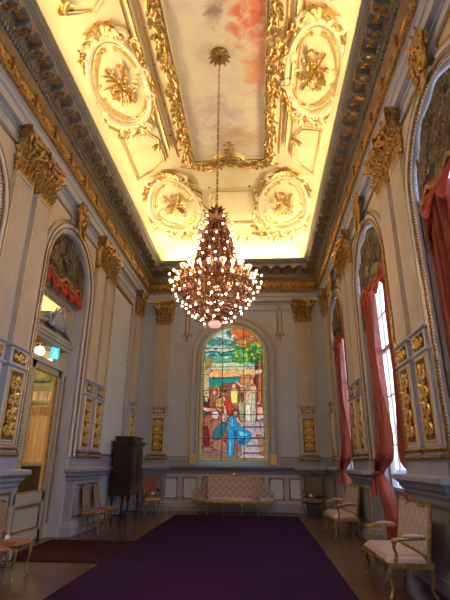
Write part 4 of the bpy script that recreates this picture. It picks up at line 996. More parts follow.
# crown cartouche on the far edge of the painting frame
root = empty('ceiling_crest', (CXC, 11.0, ZT), 0, 'domed gilt crest straddling the far edge of the painting frame', 'crest')
b = MB(lambda p: (p[0], p[1], -p[2]))
for rr, w in ((.50, .05), (.40, .03), (.58, .025)): b.tube([(rr * cos(pi * i / 16), -.28 + rr * 1.1 * -sin(pi * i / 16) * -1 * -1 + .35, .06) for i in range(17)], w, 6)
b.build('arched_moulding', 'gilt_pale', root)
b = MB(lambda p: (p[0], p[1], -p[2]))
for i in range(9):
    a = pi * (i + .5) / 9; b.leaf((.12 * cos(a), .05 - .1 * sin(a), .05), (cos(a), -sin(a), .3), (0, 0, 1), .34, .07, .7, 2, 6)
for i in range(12):
    b.leaf((random.uniform(-.14, .14), -.45 - .55 * random.random(), .05), (random.uniform(-.8, .8), -1, .3), (0, 0, 1), .2, .06, 1, 2, 5)
for sg in (-1, 1):
    b.spiral((sg * .62, .10, .06), .17, 1.6, (sg, 0, 0), (0, 1, 0), .05, pi / 2, 6)
    b.spiral((sg * .95, .16, .05), .12, 1.4, (sg, 0, 0), (0, -1, 0), .035, pi / 2, 6)
b.rosette((0, -.40, .10), .12, (0, 0, 1), 6)
b.build('shell_leaves', 'gilt', root)
# panels in low relief on the plaster
def low_panel(pts, nm='panel_moulding', sc=()):
    b = MB(CM); panel_line(b, pts); o = b.build(nm, 'ceil2', ceil)
    b = MB(CM); xm = sum(p[0] for p in pts) / len(pts); ym = sum(p[1] for p in pts) / len(pts)
    q = [(xm + (x - xm) * .88, ym + (y - ym) * .92) for x, y in pts]; panel_line(b, q, .024); b.build('inner_line', 'gilt_pale', o)
    b = MB(CM)
    for (x, y, sx, sy) in sc:
        b.spiral((x, y, .03), .12, 1.5, (sx, 0, 0), (0, sy, 0), .032, 0, 5)
        for a in range(3): b.leaf((x, y, .03), (sx * (.3 + .4 * a), sy * (1 - .4 * a), .2), (0, 0, 1), .24, .06, .8, 2, 5)
    if sc: b.build('corner_scroll', 'gilt', o)
low_panel([(-1.45, 12.35), (.0, 12.35), (.0, 12.6), (.08, 12.8), (.08, 14.3), (-.0, 14.5), (-1.42, 14.5), (-1.5, 14.3), (-1.5, 12.8), (-1.42, 12.6)], sc=((-1.35, 14.7, -1, 1), (-.05, 14.7, 1, 1)))
for sg, x0, x1 in ((-1, -3.55, -2.62), (1, 1.12, 1.80)):
    a_, c_ = (x0, x1) if sg < 0 else (x1, x0)
    low_panel([(a_, 9.35), (a_ + (c_ - a_) * .75, 9.5), (c_, 9.8), (c_, 10.75), (a_ + (c_ - a_) * .6, 11.1), (a_, 11.3)], sc=((c_, 10.0, sg, 1),))
    low_panel([(a_, 5.9), (a_ + (c_ - a_) * .5, 6.05), (c_, 5.6), (c_, 4.4), (a_, 4.2)], sc=((c_, 5.5, sg, -1), (a_, 5.8, -sg, -1)))
b = MB(CM)
for x0, x1 in ((-3.3, -1.4), (-.1, 1.5)):
    b.tube([(x0 + (x1 - x0) * i / 12, 15.05 + .10 * sin(i * pi / 6), .05) for i in range(13)], .05, 6)
for i in range(30):
    x = -3.2 + 4.8 * i / 29
    b.leaf((x, 15.15, .04), (random.uniform(-.8, .8), -1 if i % 2 else .4, .3), (0, 0, 1), .22, .07, .8, 2, 5)
b.build('end_cove_foliage', 'gilt_pale', ceil)

# ================================================================= chandelier
HX, HY, HZ = -.70, 7.2, 3.68
ch = empty('chandelier', (HX, HY, HZ), 0, 'huge bronze and amber crystal chandelier covered in small round bulbs', 'chandelier')
b = MB(); z = 9.86 - HZ; i = 0
while z > 5.98 - HZ:
    n = 8; pts = []
    for k in range(n):
        g = 2 * pi * k / n; a, c = .018 * cos(g), .058 * sin(g)
        pts.append((a, 0, z + c) if i % 2 else (0, a, z + c))
    b.tube(pts, .007, 4, closed=True); z -= .088; i += 1
b.build('chain', 'bronze', ch)
b = MB(); b.lathe([(.0, 0), (.05, -.02), (.16, -.02), (.2, -.0), (.2, .03)], (0, 0, ZT - .06 - HZ), 16)
for k in range(12):
    g = 2 * pi * k / 12; b.leaf((.04 * cos(g), .04 * sin(g), ZT - .08 - HZ), (cos(g), sin(g), -.2), (0, 0, -1), .22, .06, .6, 2, 5)
b.build('ceiling_rose', 'gilt_dim', ch)
# crown of leaves
b = MB()
for ring, (n, z, r, L) in enumerate(((8, 5.72, .05, .26), (10, 5.66, .09, .22), (8, 5.86, .03, .18))):
    for k in range(n):
        g = 2 * pi * (k + .5 * ring) / n; b.leaf((r * cos(g), r * sin(g), z - HZ), (cos(g) * .55, sin(g) * .55, 1), (cos(g), sin(g), 0), L, .06, 1.3, 2, 6)
b.lathe([(.02, 5.96), (.035, 5.90), (.02, 5.86), (.05, 5.80), (.10, 5.70), (.13, 5.62), (.10, 5.58)], (0, 0, -HZ), 12)
b.build('leaf_crown', 'bronze', ch)
# profile of the basket body: radius by height
BODY = [(3.74, .05), (3.80, .14), (3.88, .24), (3.98, .36), (4.10, .47), (4.24, .57), (4.38, .64), (4.50, .66), (4.60, .60), (4.68, .52), (4.78, .44), (4.95, .37), (5.12, .33), (5.30, .29), (5.48, .25), (5.62, .19), (5.70, .12)]
def body_r(z):
    for (z0, r0), (z1, r1) in zip(BODY, BODY[1:]):
        if z0 <= z <= z1: return r0 + (r1 - r0) * (z - z0) / (z1 - z0)
    return BODY[0][1] if z < BODY[0][0] else BODY[-1][1]
b = MB(); n = 24
for k in range(n):
    g = 2 * pi * k / n; b.tube([(r * cos(g), r * sin(g), z - HZ) for z, r in BODY], .007, 4)
for z in (5.62, 5.42, 5.22, 5.03, 4.85, 4.70, 4.55, 4.44, 4.30, 4.14, 3.98, 3.84):
    r = body_r(z); b.tube([(r * cos(2 * pi * k / 32), r * sin(2 * pi * k / 32), z - HZ) for k in range(32)], .011, 4, closed=True)
b.build('bronze_basket', 'bronze', ch)
# filigree band around the widest part
b = MB()
for k in range(24):
    g = 2 * pi * k / 24; A = Vector((-sin(g), cos(g), 0)); r = .665
    for dz, sg in ((0.0, 1), (-.16, -1)):
        rr = body_r(4.44 + dz) + .01
        b.spiral((rr * cos(g), rr * sin(g), 4.46 + dz - HZ), .065, 1.4, A * sg, (0, 0, 1), .010, 0, 4, n=14)
    b.leaf((.66 * cos(g), .66 * sin(g), 4.54 - HZ), (cos(g) * .5, sin(g) * .5, 1), (cos(g), sin(g), 0), .14, .035, 1.2, 1, 4)
b.build('filigree_band', 'gilt_dim', ch)
# amber crystal strands between the ribs
b = MB(); random.seed(5)
def octa(c, r, h):
    x, y, z = c; b.add([(x, y, z + h), (x + r, y, z), (x, y + r, z), (x - r, y, z), (x, y - r, z), (x, y, z - h)], [(0, 1, 2), (0, 2, 3), (0, 3, 4), (0, 4, 1), (5, 2, 1), (5, 3, 2), (5, 4, 3), (5, 1, 4)])
for k in range(48):
    g = 2 * pi * (k + .5) / 48; z = 5.60; 
    while z > 3.82:
        r = body_r(z) * (.985 if k % 2 else .93) - .012
        octa((r * cos(g), r * sin(g), z - HZ), .019, .028)
        if z > 4.7: octa((r * .75 * cos(g), r * .75 * sin(g), z - HZ), .02, .03)
        z -= .052
b.build('crystal_strands', 'amber', ch)
b = MB(); b.lathe([(.03, 3.80), (.09, 3.79), (.12, 3.75), (.10, 3.705), (.05, 3.685), (.0, 3.68)], (0, 0, -HZ), 14)
m, nt, bs = newmat('frosted_glass'); bs.inputs['Base Color'].default_value = (.85, .55, .48, 1); bs.inputs['Emission Color'].default_value = (1, .52, .42, 1); bs.inputs['Emission Strength'].default_value = .7; bs.inputs['Roughness'].default_value = .3; M['frost'] = m
b.build('bottom_bowl', 'frost', ch)
# inner glowing column of amber drops (short strings hanging inside the basket)
M['bulb'] = emis('bulb_glow', (1.0, .66, .50), 13)
def bulbmesh():
    b = MB(); b.ball((0, 0, 0), .017, (1, 1, 1.2), 8, 6); return b
TIERS = [(5.70, .29, 6, .03), (5.52, .33, 8, .03), (5.34, .34, 9, .03), (5.17, .37, 10, .03), (5.0, .42, 11, .03), (4.84, .52, 11, .03), (4.66, .66, 15, .05), (4.56, .82, 19, 0), (4.40, .77, 18, 0), (4.24, .68, 18, 0), (4.09, .58, 16, 0), (3.97, .46, 13, 0), (3.87, .34, 10, 0), (3.80, .22, 6, 0)]
spots = []
for ti, (z, r, n, up) in enumerate(TIERS):
    for k in range(n):
        g = 2 * pi * (k + (.5 if ti % 2 else 0)) / n + .07 * sin(k * 3.1 + ti)
        spots.append((r * cos(g), r * sin(g), z - HZ + .02 * sin(k * 5 + ti), g, z, r))
order = sorted(range(len(spots)), key=lambda i: spots[i][1])   # the ones nearest the entrance first
def arm(b, q, o=(0, 0, 0)):
    x, y, z, g, zz, r = q; r0 = body_r(min(max(zz - .02, 3.76), 5.6)); x0, y0, z0 = o
    b.tube([(r0 * cos(g) - x0, r0 * sin(g) - y0, z - .05 - z0), ((r0 + r) / 2 * cos(g) - x0, (r0 + r) / 2 * sin(g) - y0, z - .075 - z0), (x - x0, y - y0, z - .05 - z0)], .006, 4)
    b.lathe([(.006, -.055), (.014, -.05), (.014, -.02)], (x - x0, y - y0, z - z0), 6)
bp = bulbmesh().build('bulb', 'bulb', ch)
cpm = MB(); cpm.lathe([(.012, -.06), (.04, -.045), (.055, -.01), (.062, .02)], (0, 0, 0), 8); cup = None
far = MB(); fa = MB(); fc = MB()
for n_, i in enumerate(order):
    q = spots[i]
    if n_ < 100:
        o = bp if n_ == 0 else bp.copy()
        if n_: COL.objects.link(o); o.parent = ch
        o.location = q[:3]
        b = MB(); arm(b, q, q[:3]); b.build('bulb_arm', 'bronze', o)
        if q[4] == 4.66:
            if cup is None: cup = cpm.build('frosted_cup', 'frost', o)
            else: c_ = cup.copy(); COL.objects.link(c_); c_.parent = o
    else:
        far.ball(q[:3], .017, (1, 1, 1.2), 8, 6); arm(fa, q)
        if q[4] == 4.66: fc.lathe([(.012, -.06), (.04, -.045), (.055, -.01), (.062, .02)], q[:3], 8)
tag(far.build('far_bulbs', 'bulb', ch), kind='stuff'); tag(fa.build('far_bulb_arms', 'bronze', ch), kind='stuff'); tag(fc.build('far_cups', 'frost', ch), kind='stuff')
# ================================================================= right hand windows: frames, glass, balcony outside
for i, c in enumerate(WIN_Y):
    R = ARCH_R if c < 13 else 1.05
    root = empty('window_%d' % (i + 2), (XR + .42, c, 1.0), 0, kind='structure')
    f = lambda p, c=c: (XR - p[1] - (XR + .42), p[0], p[2] - 1.0)
    b = MB(f); D = -.42
    P = [(s, D, z) for s, _, z in arch_path(0, ARCH_Z, R, 1.0)]
    b.sweep(P, [(0, -.03), (0, .05), (.07, .05), (.07, -.03)], (0, 1, 0), pclosed=True); b.box(-R, R, D - .03, D + .05, 1.0, 1.08)
    b.box(-R, R, D - .03, D + .03, 3.85, 3.95); b.box(-.035, .035, D - .03, D + .04, 1.0, ARCH_Z + R - .02)
    b.build('window_frame', 'doorpaint', root, smooth=False)
    b = MB(f)
    for sg in (-1, 1):
        b.box(sg * R * .5 - .012, sg * R * .5 + .012, D - .02, D + .02, 1.0, 5.9)
    for z in (1.9, 2.9, 4.7): b.box(-R, R, D - .02, D + .02, z - .012, z + .012)
    b.build('glazing_bar', 'doorpaint', root, smooth=False)
    b = MB(f); A = arcpts(0, ARCH_Z, R, 24); b.add([(-R, D, 1.0)] + [(s, D, z) for s, _, z in A] + [(R, D, 1.0)], [tuple(range(len(A) + 2))]); b.build('window_pane', 'glass', root, smooth=False)
    b = MB(f); b.box(-R, R, -.45, -.36, .96, 1.02); b.build('sill', 'ledge', root, smooth=False)
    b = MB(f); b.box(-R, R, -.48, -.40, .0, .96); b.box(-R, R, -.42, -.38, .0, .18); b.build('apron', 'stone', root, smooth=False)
    b = MB(f)
    for s0, s1 in ((-R + .12, -.06), (.06, R - .12)): b.sweep([(s0, -.40, .28), (s1, -.40, .28), (s1, -.40, .86), (s0, -.40, .86)], [(-.015, 0), (-.015, .015), (.015, .015), (.015, 0)], (0, 1, 0), closed=True)
    b.build('apron_moulding', 'gilt_dim', root)
bal = empty('balustrade', (XR + 1.1, 8.5, .0), 0, 'pale stone balustrade outside the right hand windows', 'balustrade')
b = MB(); b.box(-.12, .12, -9, 9, .2, .55); b.box(-.14, .14, -9, 9, 1.25, 1.4); b.build('rail', 'wallpanel', bal, smooth=False)
b = MB()
for k in range(60): b.lathe([(.05, .55), (.09, .75), (.04, 1.05), (.07, 1.25)], (0, -8.85 + k * .3, 0), 6)
tag(b.build('baluster', 'wallpanel', bal), kind='stuff')

# ================================================================= curtains and valances
def curtain(name, wall, c, side, R, label, top_w, tie_w, tie_out, bot_w, d0, z_top=5.25, z_tie=1.34, z_bot=.03, group='red curtains of the right hand windows', bulge=.25):
    """side -1 / +1 : which jamb it hangs from; widths measured from the jamb towards the window centre"""
    root = empty(name, (0, 0, 0), 0, label, 'curtain', group)
    jamb = c + side * (R + .02)
    L = on_wall(root, wall, jamb, 0, 0).location.copy(); root.rotation_euler = (0, 0, 0)
    sx = -1 if wall == 'right' else 1
    def P(u, z):
        if z >= z_tie:
            t = (z - z_tie) / (z_top - z_tie); cinch = math.exp(-(t / .035) ** 2)
            w = top_w + (bulge * math.exp(-(max(0, t - .10) / .28) ** 2)); w = w + (tie_w - w) * cinch ** .6
        else:
            t = (z_tie - z) / (z_tie - z_bot); cinch = math.exp(-(t / .10) ** 2); w = tie_w + (bot_w - tie_w) * min(1, t * 1.6) ** .8
        amp = (.025 + .045 * (1 - cinch)) * (.7 + .5 * u); k = 5.5
        s = -side * (u * w) ; d = d0 + tie_out * math.exp(-((z - z_tie - .1) / .55) ** 2) + amp * sin(2 * pi * k * u + .8 * sin(z * 1.3)) + .022 * sin(2 * pi * 2.3 * k * u + z) + .06 * sin(pi * u)
        return (sx * d, s, z)
    b = MB(); b.grid(lambda u, v: P(u, z_bot + (z_top - z_bot) * v), 110, 60)
    b.build('drape', 'redcurtain', root, solid=.008)
    b = MB(); t = []
    for k in range(20):
        g = 2 * pi * k / 20; t.append((sx * (d0 + tie_out + .05 + .085 * sin(g)), -side * (tie_w * .5 + (tie_w * .5 + .03) * cos(g)), z_tie + .03 * cos(g)))
    b.tube(t, .022, 6, closed=True); b.build('tieback_cord', 'redswag', root)
    b = MB(); s_ = -side * tie_w * .8; dd = sx * (d0 + tie_out + .17)
    b.tube([(dd, s_, z_tie), (dd, s_, z_tie - .14)], .012, 5); b.ball((dd, s_, z_tie - .17), .04, nu=8, nv=5); b.lathe([(.025, -.18), (.045, -.22), (.05, -.42), (.055, -.43)], (dd, s_, z_tie), 10)
    b.build('tassel', 'redswag', root)
    # gilt fringe along the leading edge
    b = MB()
    b.tube([P(1.0, z_bot + (z_top - z_bot) * i / 60) for i in range(61)], .010, 4); b.build('edge_trim', 'tan', root)
    return root
curtain('curtain', 'right', 5.0, 1, ARCH_R, 'red curtain of the nearest window, at the right edge of the photo', .80, .34, .10, .60, -.26, z_tie=1.30)
curtain('curtain', 'right', 9.2, 1, ARCH_R, 'tied red curtain on the far side of the middle window, by the nearest settee', .70, .30, .12, .85, -.24, bulge=.32)
curtain('curtain', 'right', 9.2, -1, ARCH_R, 'red curtain hanging on the near side of the middle window', .66, .36, .04, .50, -.26, bulge=.1)
curtain('curtain', 'right', 13.45, 1, 1.05, 'tied red curtain on the far side of the farthest window', .66, .28, .12, .80, -.24, bulge=.30)
curtain('curtain', 'right', 13.45, -1, 1.05, 'red curtain on the near side of the farthest window, behind the farther settee', .62, .36, .04, .50, -.26, bulge=.1)
def valance(wall, c, R, zlow, label, zs=ARCH_Z, d=-.13, swags=4, tail=True, gap=.03):
    root = empty('valance', (0, 0, 0), 0, label, 'valance', 'embroidered valances in the arches'); on_wall(root, wall, c, zlow, 0)
    sy = 1
    F = lambda p: (p[0], -p[1], p[2] - zlow)
    r = R - gap
    def zb(u): return zlow + .15 - .16 * abs(sin(pi * 3 * (u + .5))) + .9 * 0
    def P(u, v):
        s = (u - .5) * 2 * r * .999; zt = zs + sqrt(max(0, r * r - s * s)); z0 = zb(u) - (.75 if abs(u - .5) > .44 and tail else 0)
        z = z0 + (zt - z0) * v
        return (s, d + (.03 * sin(9 * s + 2 * z) + .02 * sin(13 * z + 5 * s)) * (1 - (2 * u - 1) ** 4), z)
    b = MB(F); b.grid(P, 60, 40); body = b.build('embroidered_cloth', 'tymp', root, solid=.012)
    b = MB(F); random.seed(11)
    # raised braid scrolls
    for i in range(34):
        s = random.uniform(-.8, .8) * r; zt = zs + sqrt(r * r - s * s) - .2; z = random.uniform(zlow + .25, zt)
        sg = random.choice((-1, 1)); b.spiral((s, d + .05, z), random.uniform(.09, .17), 1.4, (sg, 0, 0), (0, 0, random.choice((-1, 1))), .016, random.uniform(0, 6), 4, n=16)
    b.build('braid_scrolls', 'braid', body)
    b = MB(F)
    for i in range(60):
        u = i / 60; z = zb(u); b.tube([((u - .5) * 2 * r, d + .04, z), ((u - .5) * 2 * r, d + .04, z - .07)], .009, 4)
    b.build('fringe', 'gilt_dim', body)
    for k in range(swags):
        a = -r + 2 * r * k / swags; w = 2 * r / swags
        def Q(u, v, a=a, w=w, k=k):
            sag = sin(pi * u); z = zlow + .16 - v * (.16 + .36 * sag) 
            return (a + w * u, d - .03 + .05 * sin(v * 15 + 2 * sag) * sag + .10 * v * sag, z)
        b = MB(F); b.grid(Q, 16, 16); b.build('swag', 'redswag', root, solid=.006)
    for sg in ((-1, 1) if tail else ()):
        def Q(u, v, sg=sg):
            w = .26 * (1 - .35 * v); s = sg * (r - .02 - w * u); z = zlow + .12 - v * (.85 - .35 * u)
            return (s, d - .02 + .04 * sin(u * 18), z)
        b = MB(F); b.grid(Q, 18, 10); b.build('swag_tail', 'redswag', root, solid=.006)
    return root
valance('left', 9.2, ARCH_R, 5.38, 'dark embroidered valance with red swags in the arch over the left door', d=-.20, swags=5, tail=False, gap=.02)
valance('right', 5.0, ARCH_R, 5.25, 'dark embroidered valance of the nearest window, at the right edge of the photo')
valance('right', 9.2, ARCH_R, 5.25, 'dark embroidered valance with red swags of the middle window')
valance('right', 13.45, 1.05, 5.25, 'dark embroidered valance with red swags of the farthest window')

# ================================================================= door wall assembly, left
def door_assembly(nm, f, c, R, leaf_glass=True, top_window=True, rich='doorpaint'):
    root = empty(nm, (0, 0, 0), kind='structure'); D = -.42
    b = MB(f)
    for s0, s1 in ((c - R, c - R + .16), (c + R - .20, c + R)): b.box(s0, s1, D - .1, D + .06, 0, 5.2)
    b.box(c - R, c + R, D - .1, D + .07, 3.50, 3.62); b.box(c - R, c + R, D - .1, D + .10, 3.98, 4.06); b.box(c - R, c + R, D - .12, D + .14, 4.06, 4.13)
    b.build('door_frame', rich, root, smooth=False)
    b = MB(f); b.box(c + .905, c + R - .2, D - .06, D + .0, 0, 3.5); b.build('hinge_gap', 'black', root, smooth=False)
    b = MB(f)
    for s in (c - R + .05, c + R - .11): b.sweep([(s, D + .06, .3), (s + .06, D + .06, .3), (s + .06, D + .06, 3.4), (s, D + .06, 3.4)], [(-.012, 0), (-.012, .012), (.012, .012), (.012, 0)], (0, 1, 0), closed=True)
    b.build('frame_gilt_line', 'gilt_dim', root)
    # two leaves
    for sg in (-1, 1):
        e0 = c - R + .17 if sg < 0 else c - .44; e1 = c - .45 if sg < 0 else c + .90
        lf = MB(f)
        st = .11
        lf.box(e0, e0 + st, D - .04, D + .02, .02, 3.5); lf.box(e1 - st, e1, D - .04, D + .02, .02, 3.5)
        lf.box(e0, e1, D - .04, D + .02, .02, .18); lf.box(e0, e1, D - .04, D + .02, .74, .93); lf.box(e0, e1, D - .04, D + .02, 3.36, 3.5)
        lf.box(e0 + st, e1 - st, D - .03, D - .01, .18, .74)
        o = lf.build('door_leaf', rich, root, smooth=False)
        g = MB(f)
        for z0, z1 in ((.24, .68), (.93, 3.36)):
            g.sweep([(e0 + st + .01, D + .0, z0), (e1 - st - .01, D + .0, z0), (e1 - st - .01, D + .0, z1), (e0 + st + .01, D + .0, z1)], [(-.02, -.01), (-.02, .025), (0, .03), (.02, .0)], (0, 1, 0), closed=True)
        g.build('gilt_panel_moulding', 'gilt_dim', o)
        p = MB(f); p.quad((e0 + st, D - .02, .93), (e1 - st, D - .02, .93), (e1 - st, D - .02, 3.36), (e0 + st, D - .02, 3.36)); p.build('pane', 'glass', o, smooth=False)
        h = MB(f); hx = e1 - .05
        h.tube([(hx, D + .02, 1.12), (hx, D + .07, 1.12), (hx, D + .07, 1.55), (hx, D + .02, 1.55)], .012, 6); h.build('door_handle', 'gilt', o)
    p = MB(f); p.quad((c - R + .16, D - .02, 3.62), (c + R - .2, D - .02, 3.62), (c + R - .2, D - .02, 3.98), (c - R + .16, D - .02, 3.98)); p.build('transom_pane', 'glass', root, smooth=False)
    b = MB(f); b.box(c + .52, c + .57, D - .05, D + .03, 3.62, 3.98); b.build('transom_bar', rich, root, smooth=False)
    # segmental broken pediment with scrolls
    b = MB(f); n = 16; Rp = R * 1.25; zc = 4.50 - Rp
    arc = [(c + Rp * sin(-.82 + 1.64 * i / n), D + .02, zc + Rp * cos(-.82 + 1.64 * i / n)) for i in range(n + 1)]
    b.sweep(arc, [(-.0, 0), (.0, .10), (-.04, .15), (-.09, .16), (-.13, .20), (-.13, 0)][::-1], (0, 1, 0), pclosed=True)
    b.box(c - R, c + R, D - .02, D + .16, 4.13, 4.20)
    b.add([(c - R * .9, D + .03, 4.2)] + [(p[0], D + .03, p[2]) for p in arc] + [(c + R * .9, D + .03, 4.2)], [tuple(range(n + 3))])
    ped = b.build('pediment', rich, root)
    b = MB(f)
    for sg in (-1, 1):
        b.spiral((c + sg * .28, D + .18, 4.42), .17, 1.6, (sg, 0, 0), (0, 0, 1), .05, 0, 6)
        b.leaf((c + sg * .05, D + .16, 4.34), (sg * .9, .1, .5), (0, 1, 0), .34, .09, .9, 3, 6)
        b.tube([(c + sg * .45, D + .16, 4.38), (c + sg * .75, D + .16, 4.30), (c + sg * .95, D + .16, 4.18)], [.05, .035, .02], 6)
    b.ball((c, D + .18, 4.45), .14, (1, .6, 1.3), 8, 6)
    for a in (-.6, 0, .6): b.leaf((c + a * .1, D + .17, 4.56), (a, .1, 1), (0, 1, 0), .24, .07, 1, 2, 6)
    b.build('pediment_carving', 'stone' if rich != 'green' else rich, ped)
    if top_window:
        b = MB(f); b.box(c - R, c + R, D - .1, D + .05, 5.02, 5.12); b.box(c - R, c + R, D - .1, D + .12, 5.12, 5.20); b.box(c - R, c + R, D - .1, D + .17, 5.20, 5.26); b.box(c + .60, c + .68, D - .05, D + .04, 4.2, 5.05); b.build('head_cornice', rich, root, smooth=False)
        p = MB(f); p.quad((c - R + .16, D - .02, 4.2), (c + R - .2, D - .02, 4.2), (c + R - .2, D - .02, 5.02), (c - R + .16, D - .02, 5.02)); p.build('upper_pane', 'glass', root, smooth=False)
        p = MB(f); A = arcpts(c, ARCH_Z, R, 20); p.add([(c - R, D + .0, 5.26)] + [(s, D + .0, z) for s, _, z in A] + [(c + R, D + .0, 5.26)], [tuple(range(len(A) + 2))]); p.build('lunette_board', 'recess', root, smooth=False)
    return root
door_assembly('door_1', W['left'], 9.2, ARCH_R)
# annex room seen through the glass
AX0, AX1, AY0, AY1 = -10.6, -4.9, 7.0, 16.4
b = MB(); b.box(AX0, AX1, AY0, AY1, -.1, 0); b.build('floor_annex', 'parquet', kind='structure', smooth=False)
M['annex'] = mat('annex_plaster', (.80, .66, .40), (.74, .60, .34), 2, .6)
M['green'] = mat('green_grey_paint', (.24, .27, .17), (.30, .32, .20), 4, .5)
b = MB(); b.box(AX0, AX1, AY0, AY1, 6.0, 6.1); b.build('ceiling_annex', 'annex', kind='structure', smooth=False)
b = MB(); b.box(AX0 - .1, AX0, AY0, AY1, 0, 6.0); b.build('wall_annex_left', 'annex', kind='structure', smooth=False)
b = MB(); b.box(AX0, AX1, AY0 - .1, AY0, 0, 6.0); b.build('wall_annex_front', 'annex', kind='structure', smooth=False)
b = MB(); b.box(AX1, AX1 + .1, AY0, 8.0, 0, 6.0); b.box(AX1, AX1 + .1, 10.4, AY1, 0, 6.0); b.box(AX1, AX1 + .1, 8.0, 10.4, 5.4, 6.0); b.build('wall_annex_right', 'annex', kind='structure', smooth=False)
AC, AR = -8.1, 1.15
FA = lambda p: (p[0], AY1 - .15 - p[1] - .42, p[2])
b = MB(); b.box(AX0, AC - AR, AY1 - .15, AY1, 0, 6); b.box(AC + AR, AX1, AY1 - .15, AY1, 0, 6); b.box(AC - AR, AC + AR, AY1 - .15, AY1, 5.2, 6); b.build('wall_annex_back', 'annex', kind='structure', smooth=False)
door_assembly('door_2', FA, AC, AR, rich='green', top_window=False)
b = MB(); b.box(AX0, AX1, AY0, AY1, 5.55, 5.6); 
b = MB()
for z, d_ in ((5.5, .25), (5.7, .35), (5.85, .45)): b.box(AX0, AX1, AY1 - .15 - d_, AY1 - .15, z, z + .1)
b.build('trim_annex', 'gilt_dim', kind='structure', smooth=False)
sd = MB(); sd.grid(lambda u, v: (AC - AR + 2 * AR * u, AY1 + .35 + .04 * sin(u * 60), 1.45 + 2.6 * v), 90, 2); tag(sd.build('striped_drape', 'striped'), 'warm striped curtain hanging behind the inner door glass', 'curtain')
b = MB(); b.box(AX0, AX1, AY1 + .6, AY1 + .7, 0, 6); b.box(AX0, AX1, AY1, AY1 + .7, 5.2, 5.3); b.box(AX0, AX1, AY1, AY1 + .7, -.1, 0); b.build('wall_annex_far', 'annex', kind='structure', smooth=False)
# dark upright piano-like bench in the annex
bn = empty('dark_cabinet', (-7.9, 15.0, 0), 0, 'low dark cabinet seen through the left door glass', 'cabinet')
b = MB(); b.box(-.95, .95, -.25, .25, .10, 1.30); b.build('body', 'wood_dark', bn, bevel=.01); b = MB(); b.box(-1.0, 1.0, -.3, .3, 1.30, 1.36); b.build('top', 'wood_dark', bn, bevel=.01)
b = MB(); 
for s in (-.85, .85): b.box(s - .05, s + .05, -.2, .2, 0, .1)
b.build('foot', 'wood_dark', bn)
gp = empty('globe_lamp', (-6.75, 13.1, 4.6), 0, 'round white globe lamp shining behind the transom glass', 'lamp')
M['globe'] = emis('globe_glow', (1, .93, .80), 7)
b = MB(); b.ball((0, 0, .14), .15, nu=14, nv=10); b.build('globe', 'globe', gp)
b = MB(); b.tube([(0, 0, .28), (0, 0, 1.395)], .015, 6); b.lathe([(.05, .27), (.03, .33), (.015, .36)], (0, 0, 0), 8); b.build('rod', 'gilt_dim', gp)
M['exit'] = emis('exit_sign_cyan', (.02, .50, .85), 1.1); M['exitw'] = emis('exit_sign_white', (.75, .95, 1.0), 1.4)
def exit_sign(loc, rz, label, w=.19, h=.25):
    r = empty('exit_sign', loc, rz, label, 'sign')
    b = MB(); b.box(-w / 2, w / 2, 0, .04, 0, h); b.build('sign_box', 'exit', r, smooth=False)
    b = MB(); d = -.004                                        # running figure pictogram and arrow
    b.ball((.01, d, h * .80), w * .10, (1, .1, 1), 8, 5)
    b.tube([(.0, d, h * .70), (-.015, d, h * .46)], w * .09, 5, flat=.3); b.tube([(-.015, d, h * .46), (w * .22, d, h * .36), (w * .18, d, h * .20)], w * .055, 5, flat=.3)
    b.tube([(-.015, d, h * .46), (-w * .16, d, h * .30), (-w * .34, d, h * .30)], w * .055, 5, flat=.3)
    b.tube([(-.0, d, h * .66), (w * .26, d, h * .58)], w * .045, 5, flat=.3); b.tube([(-.0, d, h * .66), (-w * .26, d, h * .56)], w * .045, 5, flat=.3)
    b.tube([(-w * .3, d, h * .1), (w * .3, d, h * .1)], w * .04, 4, flat=.3)
    b.build('pictogram', 'exitw', r)
exit_sign((-4.52, 9.48, 3.68), pi / 2 * .55, 'small lit cyan exit sign in the transom of the left door')
exit_sign((-8.32, 15.72, 3.63), 0, 'smaller lit cyan exit sign over the inner door, seen through the glass', .30, .26)

# ================================================================= carpets
b = MB(); b.box(-2.55, 1.18, 1.0, 14.85, .0, .012); tag(b.build('purple_carpet', 'purple', bevel=.004), 'large deep purple carpet running down the middle of the parquet floor', 'carpet')
b = MB(); b.box(-4.28, -2.56, 7.95, 10.0, .0, .012); tag(b.build('door_carpet', 'maroon', bevel=.004), 'maroon carpet strip running from the purple carpet to the left door', 'carpet')

# ================================================================= furniture
def cab_leg(b, x, y, zt, lean=(1, 1), s=1.0):
    dx, dy = lean
    b.tube([(x, y, zt), (x + dx * .018 * s, y + dy * .018 * s, zt - .06), (x + dx * .012 * s, y + dy * .012 * s, zt * .62), (x - dx * .012 * s, y - dy * .012 * s, zt * .32), (x + dx * .004, y + dy * .004, .05), (x + dx * .028 * s, y + dy * .028 * s, .02), (x + dx * .035 * s, y + dy * .035 * s, .0)],
           [.034 * s, .036 * s, .025 * s, .017 * s, .014 * s, .019 * s, .015 * s], 7)
def outline_slab(b, pts, y0, y1, lean=0.0, zb=.4):
    """pts in (x,z), thickness y0..y1, leaning back with height"""
    n = len(pts); Y = lambda z, y: y + lean * (z - zb)
    v = [(x, Y(z, y0), z) for x, z in pts] + [(x, Y(z, y1), z) for x, z in pts]
    b.add(v, [tuple(range(n)), tuple(range(n, 2 * n))] + [(i, (i + 1) % n, n + (i + 1) % n, n + i) for i in range(n)])
def crest(w, z0, h, n=24, waves=2):
    return [(-w + 2 * w * i / n, z0 + h * (.55 + .45 * cos(2 * pi * waves * (i / n - .5))) * (1 if 0 < i < n else .3)) for i in range(n + 1)]
